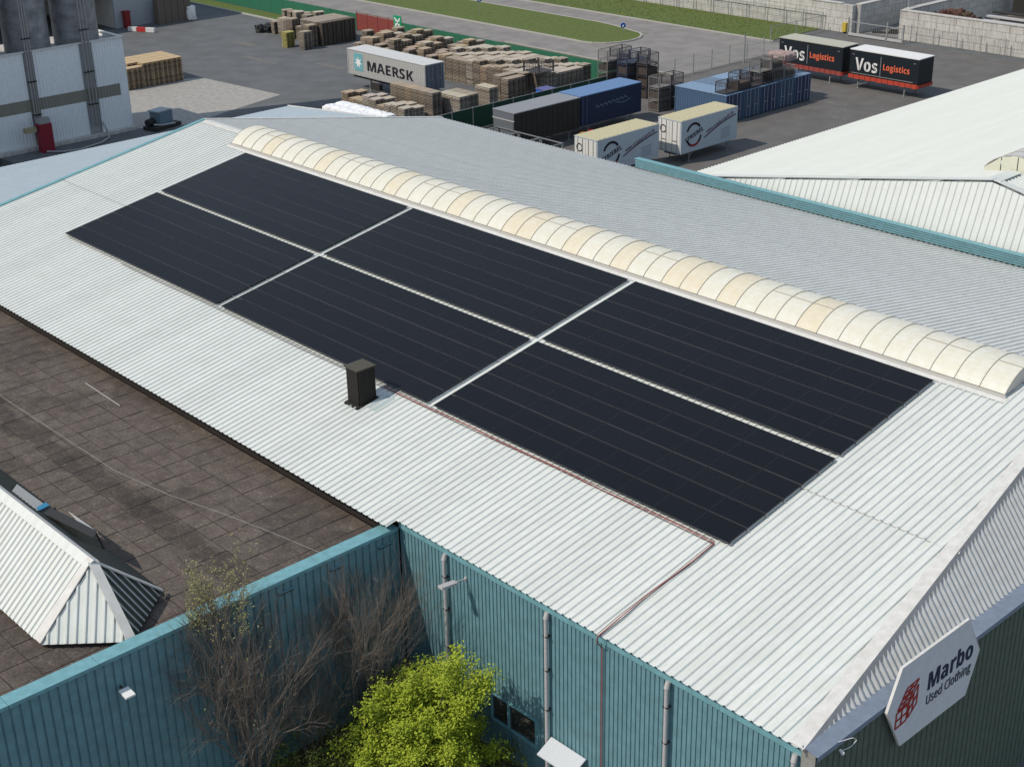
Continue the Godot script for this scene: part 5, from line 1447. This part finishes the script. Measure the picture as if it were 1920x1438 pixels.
func fences_and_walls() -> void:
	var green := mat(lin(0.025, 0.15, 0.085), 0.8, 0.0, M.dirt, 2.0)
	var gpost := mat(lin(0.06, 0.17, 0.13), 0.6)
	var zinc := mat(lin(0.32, 0.33, 0.33), 0.5, 0.3)
	mesh_fence("green_fence", "green screened fence behind the crooked pallet piles along the road", Vector3(-200, 0, -106.4), Vector3(-142.6, 0, -106.4), 2.0, 2.6, green, gpost, true, 0.96)
	var redf := mat(lin(0.24, 0.055, 0.045), 0.8, 0.0, M.dirt, 2.0)
	mesh_fence("red_fence", "rust red barred fence section between the green fences", Vector3(-142.5, 0, -106.4), Vector3(-134.3, 0, -106.4), 2.2, 2.05, redf, mat(lin(0.2, 0.04, 0.035), 0.7), true, 0.9)
	mesh_fence("green_fence", "green screened fence behind the grey pallet block along the road", Vector3(-134.2, 0, -106.3), Vector3(-97.0, 0, -106.3), 2.0, 2.65, green, gpost, true, 0.96)
	mesh_fence("green_fence", "dark green mesh fence between the pallets and the swap bodies", Vector3(-96.6, 0, -72.0), Vector3(-96.6, 0, -102.0), 2.0, 2.5, mat(lin(0.012, 0.05, 0.03), 0.8), zinc, true, 0.96)
	var as_ := thing("assembly_sign", "green square sign with white arrows on the red fence end", "sign", Vector3(-134.2, 0, -106.2))
	part(as_, "board", MB.new().span(Vector3(-135.1, 1.15, -106.3), Vector3(-133.7, 2.75, -106.22)), mat(lin(0.01, 0.28, 0.14), 0.6))
	var ar := MB.new()
	for k in 4:
		var d := Vector3([1.0, -1.0, 1.0, -1.0][k], [1.0, 1.0, -1.0, -1.0][k], 0)
		var c := Vector3(-134.4, 1.97, -106.21)
		ar.bar(c + d * 0.52, c + d * 0.22, 0.14, 0.015, Vector3.BACK)
		ar.tri(c + d * 0.12, c + d * 0.3 + Vector3(d.x, -d.y, 0) * 0.17, c + d * 0.3 + Vector3(-d.x, d.y, 0) * 0.17)
	ar.box(Vector3(-134.4, 1.97, -106.2), Vector3(0.16, 0.5, 0.015))
	part(as_, "arrows", ar, M.white)
	part(as_, "post", MB.new().span(Vector3(-134.45, 0, -106.34), Vector3(-134.35, 2.7, -106.3)), gpost)
	for s in [[-139.2, -123.4, "round blue sign on a post in the grass island's long side"], [-117.3, -126.6, "round blue sign low at the tip of the grass island"]]:
		var bs := thing("blue_sign", s[2], "sign", Vector3(s[0], 0, s[1]))
		var hh := 1.9 if s[0] < -130 else 0.9
		part(bs, "post", MB.new().tube(Vector3(s[0], 0, s[1]), Vector3(s[0], hh, s[1]), 0.035, 0.035, 8), M.steel)
		part(bs, "disc", MB.new().tube(Vector3(s[0] - 0.02, hh, s[1]), Vector3(s[0] + 0.03, hh - 0.01, s[1] + 0.03), 0.32, 0.32, 20), mat(lin(0.03, 0.14, 0.55), 0.5))
		part(bs, "arrow", MB.new().bar(Vector3(s[0] + 0.05, hh - 0.14, s[1] + 0.14), Vector3(s[0] + 0.05, hh + 0.14, s[1] - 0.06), 0.09, 0.015), M.white)
	# concrete block walls of the depot behind
	block_wall("block_wall", "long pale concrete block wall behind the grass strip", Vector3(-150, 0, -144.2), Vector3(-97.4, 0, -144.2), 4)
	block_wall("block_wall", "shaded concrete block wall running back from the gate", Vector3(-97.0, 0, -144.6), Vector3(-97.0, 0, -172), 4)
	block_wall("block_wall", "concrete block wall with dark rain streaks behind the black swap bodies", Vector3(-91.4, 0, -145.0), Vector3(-60, 0, -145.0), 4)
	block_wall("block_wall", "low concrete block wall running back into the timber yard", Vector3(-91.2, 0, -145.6), Vector3(-91.2, 0, -175), 4)
	mesh_fence("wire_fence", "thin wire fence in front of the long concrete wall", Vector3(-135, 0, -143.5), Vector3(-101, 0, -143.5), 2.0, 2.9, zinc, zinc, true)
	mesh_fence("wire_fence", "thin wire fence in front of the streaked concrete wall", Vector3(-89.3, 0, -143.9), Vector3(-66, 0, -143.9), 1.9, 3.0, zinc, zinc, false)
	mesh_fence("wire_fence", "short wire fence running from the road to the depot gate", Vector3(-100.9, 0, -133.5), Vector3(-100.6, 0, -142.6), 1.8, 4.5, zinc, zinc, true)
	mesh_fence("wire_fence", "open wire fence beside the road above the blue containers", Vector3(-96.8, 0, -106.4), Vector3(-97.2, 0, -127.5), 2.0, 3.0, zinc, zinc, false)
	var gt := thing("depot_gate", "long steel sliding gate between the concrete walls", "gate", Vector3(-93, 0, -142.6))
	for x in [-96.8, -91.6, -89.5]: part(gt, "post", MB.new().span(Vector3(x - 0.07, 0, -142.7), Vector3(x + 0.07, 2.1, -142.56)), zinc)
	part(gt, "top_rail", MB.new().span(Vector3(-96.8, 1.6, -142.68), Vector3(-89.5, 1.7, -142.6)), zinc)
	part(gt, "bottom_beam", MB.new().span(Vector3(-96.8, 0.12, -142.7), Vector3(-89.5, 0.4, -142.56)), M.pipe)
	for i in 24: part(gt, "bar", MB.new().span(Vector3(-96.6 + i * 0.3, 0.4, -142.66), Vector3(-96.58 + i * 0.3, 1.6, -142.63)), zinc)
	var yb := thing("yellow_box", "small yellow box against the end of the long concrete wall", "box", Vector3(-97.9, 0, -143.5))
	part(yb, "case", MB.new().span(Vector3(-98.2, 0.2, -143.8), Vector3(-97.7, 1.2, -143.4)), mat(lin(0.5, 0.38, 0.05), 0.6))
	part(yb, "foot", MB.new().span(Vector3(-98.1, 0, -143.7), Vector3(-97.8, 0.2, -143.5)), M.dark)
	for s in [[-96.4, -123.1, "tall grey gate post with a bar near the black swap bodies"], [-91.6, -146.6, "slim grey lamp post at the corner of the concrete walls"]]:
		var pl := thing("steel_post", s[2], "post", Vector3(s[0], 0, s[1]))
		part(pl, "shaft", MB.new().tube(Vector3(s[0], 0, s[1]), Vector3(s[0], 2.9 if s[1] > -130 else 7.0, s[1]), 0.1, 0.09, 10), zinc)
		part(pl, "cap", MB.new().tube(Vector3(s[0], 2.9 if s[1] > -130 else 7.0, s[1]), Vector3(s[0], 3.0 if s[1] > -130 else 7.1, s[1]), 0.12, 0.06, 10), zinc)
		if s[1] > -130: part(pl, "bar", MB.new().bar(Vector3(-96.4, 2.1, -123.1), Vector3(-90.6, 2.0, -123.9), 0.09, 0.09), zinc)
	# timber, sleepers and scrap in the depot
	for k in 10:
		var z := -150.0 - k * 2.1
		var o := part(self, "timber_beam", MB.new().bar(Vector3(-89.5 + (k % 3) * 1.2, 0.25, z), Vector3(-70 - (k % 4) * 2.0, 0.25, z - 9.0), 0.35, 0.45), [M.old_wood, M.dark, M.wood[2]][k % 3])
		tag(o, "long dark beam in the depot, %s behind the streaked wall" % ORD[k], "beam", "beams in the depot")
	for k in 4:
		var o := part(self, "sleeper_pile", MB.new().box(Vector3(-88.6 + k * 1.8, 1.5, -167.5 - k * 0.5), Vector3(1.6, 3.0, 2.6)).box(Vector3(-88.6 + k * 1.8, 3.1, -167.5 - k * 0.5), Vector3(1.3, 0.3, 2.8)), M.dark)
		tag(o, "dark sleeper pile in the depot, %s from the wall that runs back" % ORD[k], "pile", "sleeper piles")
	for k in 5:
		var o := part(self, "sleeper", MB.new().bar(Vector3(-95.6 + k * 0.9, 0.12, -145.8 - k * 2.1), Vector3(-92.4 + k * 0.2, 0.12, -147.6 - k * 2.1), 0.3, 0.22), M.dark)
		tag(o, "dark sleeper in the gateway, %s behind the gate" % ORD[k], "sleeper", "sleepers in the gateway")
	for k in 3:
		var o := part(self, "steel_bundle", MB.new().box(Vector3(-78.5, 2.4 + k * 0.28, -149.5 - k * 1.3), Vector3(11, 0.18, 0.6)).box(Vector3(-78.5, 1.15, -149.5 - k * 1.3), Vector3(9, 2.3, 0.5)), M.pipe if k < 2 else M.dark)
		tag(o, "long steel bars in the depot, %s bundle behind the streaked wall" % ORD[k], "bars", "steel bars in the depot")
	var heap := thing("scrap_heap", "rust red and brown scrap heap behind the streaked concrete wall", "heap", Vector3(-86.5, 0, -148.2))
	for k in 7:
		part(heap, "lump", _lump(Vector3(-88.6 + k * 0.85, 1.6 + 0.6 * sin(k * 0.52), -147.6), Vector3(1.6, 2.6 - absf(k - 2.5) * 0.2, 2.0), 200 + k, 0.22), mat(lin([0.07, 0.10, 0.12, 0.11, 0.09, 0.10, 0.08][k], [0.06, 0.055, 0.055, 0.06, 0.065, 0.055, 0.055][k], 0.045), 0.95, 0.0, M.wood_t, 1.0))

# ---------------------------------------------------------------- vegetation
func branch(b: MB, tips: Array, p: Vector3, d: Vector3, len: float, r: float, depth: int, spread: float, up: float, wob := 0.12, twiggy := false) -> void:
	var q := p
	var dir := d
	var segs := 3
	for s in segs:
		var nd := (dir + Vector3(rng.randf_range(-wob, wob), rng.randf_range(-wob, wob) + up * 0.06, rng.randf_range(-wob, wob))).normalized()
		var e := q + nd * len / segs
		if e.x < -36.25 and e.y < 6.7: e.x = -36.25 + rng.randf() * 0.15
		var r0 := r * (1.0 - 0.45 * s / segs)
		b.tube(q, e, r0, r * (1.0 - 0.45 * (s + 1) / segs), 6 if r > 0.04 else 4 if r > 0.012 else 3, false)
		q = e
		dir = nd
		if depth <= 2: tips.append(q)
		if depth > 0 and (s > 0 or twiggy):
			var n := 2 if s == segs - 1 else 1
			for k in n:
				var a := rng.randf() * TAU
				var side := dir.cross(Vector3(cos(a), sin(a) * 0.4, sin(a))).normalized()
				branch(b, tips, q, (dir + side * spread * rng.randf_range(0.6, 1.2)).normalized(), len * rng.randf_range(0.55, 0.78), r * 0.55, depth - 1, spread, up, wob, twiggy)

func leaves(b: MB, c: Vector3, rad: float, n: int, size: float) -> void:
	for i in n:
		var d := Vector3(rng.randfn(), rng.randfn(), rng.randfn()) * 0.5
		var p := c + d * rad
		var nn := (Vector3(rng.randfn(), rng.randfn(), rng.randfn()) * 0.5 + Vector3(-0.2, 0.9, 0.35)).normalized()
		var u := nn.cross(Vector3(rng.randf_range(-1, 1), rng.randf_range(-1, 1), rng.randf_range(-1, 1))).normalized()
		var w := nn.cross(u)
		var s := size * rng.randf_range(0.55, 1.3)
		b.quad(p - u * s, p - w * s * 0.5, p + u * s, p + w * s * 0.5)

func foliage_mat(r: float, g: float, bl: float, sd: int) -> StandardMaterial3D:
	var m := mat(lin(r, g, bl), 0.75, 0.0, tint(sd, 0.03, 0.15, 0.5, Color(0.7, 0.75, 0.6), Color(1, 1, 1)), 1.2)
	m.backlight_enabled = true
	m.backlight = lin(r * 0.7, g * 0.7, bl * 0.4)
	return m

func vegetation() -> void:
	var bark := mat(lin(0.12, 0.10, 0.075), 0.9, 0.0, M.wood_t, 0.7)
	var twig := mat(lin(0.24, 0.212, 0.185), 0.9, 0.0, M.wood_t, 0.7)
	# fresh green tree
	var c := Vector3(-31.75, -0.6, -24.5)
	var t := thing("green_tree", "bright yellow-green leafy tree in the corner before the teal wall", "tree", c)
	var b := MB.new()
	var tips := []
	b.tube(c, c + Vector3(0.1, 1.3, 0), 0.13, 0.1, 10, false)
	for k in 9:
		var a := TAU * k / 9.0
		branch(b, tips, c + Vector3(0.1, 0.5 + 0.12 * k, 0), Vector3(cos(a) * 0.62, 1.0, sin(a) * 0.62).normalized(), 1.5, 0.055, 3, 0.8, 0.5)
		branch(b, tips, c + Vector3(0.1, 0.9, 0), Vector3(cos(a + 0.3) * 1.2, 0.7, sin(a + 0.3) * 1.2).normalized(), 1.2, 0.045, 3, 0.8, 0.35)
	branch(b, tips, c + Vector3(0.5, 1.6, -0.4), Vector3(0.22, 1.0, -0.18).normalized(), 1.75, 0.06, 3, 0.5, 0.8)
	branch(b, tips, c + Vector3(0.3, 1.6, -0.2), Vector3(0.12, 1.0, -0.05).normalized(), 1.2, 0.06, 3, 0.5, 0.8)
	part(t, "trunk", b, bark)
	var f := MB.new()
	var f2 := MB.new()
	for p in tips:
		if p.z < -27.3: continue
		leaves(f if rng.randf() < 0.65 else f2, p, 0.28, 20, 0.06)
	part(t, "crown", f, foliage_mat(0.52, 0.58, 0.06, 151))
	part(t, "crown", f2, foliage_mat(0.37, 0.46, 0.045, 152))
	# bare trees by the shaded wall
	var bare := [[Vector3(-35.5, -0.6, -20.2), 7, 3.0, 0.07, "bare tree with a tuft of yellow buds standing above the coping"], [Vector3(-35.2, -0.6, -24.7), 9, 3.0, 0.05, "slender bare many-stemmed tree beside the bright green tree"], [Vector3(-35.5, -0.6, -22.5), 7, 1.8, 0.04, "small bare shrub between the two bare trees"]]
	for i in bare.size():
		var q: Array = bare[i]
		t = thing("bare_tree", q[4], "tree", q[0])
		b = MB.new()
		tips = []
		for k in q[1]:
			var a: float = TAU * k / float(q[1]) + i
			branch(b, tips, q[0] + Vector3(cos(a), 0, sin(a)) * 0.15, Vector3(cos(a) * 0.2, 1.0, sin(a) * 0.2).normalized(), q[2], q[3] * 0.75, 4, 0.46, 0.7, 0.12, true)
		if i == 0:
			for k in 3: branch(b, tips, q[0] + Vector3(0.1 * k, 0.3, 0.1 * k), Vector3(-0.05 + 0.04 * k, 1.0, 0.04 * (k - 1)).normalized(), 3.9, 0.06, 4, 0.36, 1.0, 0.08, true)
		part(t, "branches", b, twig)
		if i < 1:
			var y := MB.new()
			for p in tips:
				if i == 0 and p.y > 6.5 and Vector2(p.x + 35.7, p.z + 19.9).length() < 1.25: leaves(y, p, 0.12, 3, 0.045)
				elif rng.randf() < 0.004: leaves(y, p, 0.12, 3, 0.04)
			part(t, "buds", y, foliage_mat(0.36, 0.33, 0.17, 153 + i))
	# undergrowth
	var spots := [[-34.6, -20.8, 1.0, 1.1], [-33.4, -21.9, 1.2, 1.0], [-34.9, -22.9, 1.1, 1.5], [-33.6, -23.4, 1.0, 1.3], [-34.8, -25.4, 1.2, 1.6], [-33.3, -25.6, 0.9, 1.0], [-35.3, -18.0, 0.9, 0.9], [-33.0, -19.8, 1.0, 0.8], [-31.5, -22.5, 1.1, 0.8], [-30.2, -26.4, 0.9, 0.9], [-35.5, -26.6, 0.8, 1.2]]
	for i in spots.size():
		var s: Array = spots[i]
		var p0 := Vector3(s[0], -0.58, s[1])
		t = thing("bramble_bush", ["dull green bramble bush at the foot of the budding bare tree", "low green bramble bush before the small bare shrub", "tall bramble bush against the shaded wall by the small shrub", "bramble bush between the slender bare tree and the green tree", "tall dense bramble bush in the corner of the teal walls", "small bramble bush behind the bright green tree", "thin bramble bush under the white lamp", "low bramble bush in front of the budding bare tree", "low bramble bush in front of the bright green tree", "small bramble bush under the window", "bramble bush tucked into the corner below the camera"][i], "bush", p0, "bramble bushes in the court")
		b = MB.new()
		tips = []
		for k in 7:
			var a := TAU * k / 7.0 + i
			branch(b, tips, p0, Vector3(cos(a) * 0.8, 0.8, sin(a) * 0.8).normalized(), s[3] * 0.85, 0.015, 2, 0.9, -0.2, 0.25)
		part(t, "twigs", b, twig)
		f = MB.new()
		for p in tips:
			if p.y > -0.5 and rng.randf() < 0.75: leaves(f, p, 0.22, 7, 0.06)
		part(t, "foliage", f, foliage_mat(0.15, 0.19, 0.04, 160 + i % 3))

func _ready() -> void:
	rng.seed = 20240411
	camera_and_light()
	materials()
	ground_sheets()
	warehouse()
	flat_building()
	neighbours()
	solar()
	containers()
	pallet_field()
	cages()
	fences_and_walls()
	vegetation()
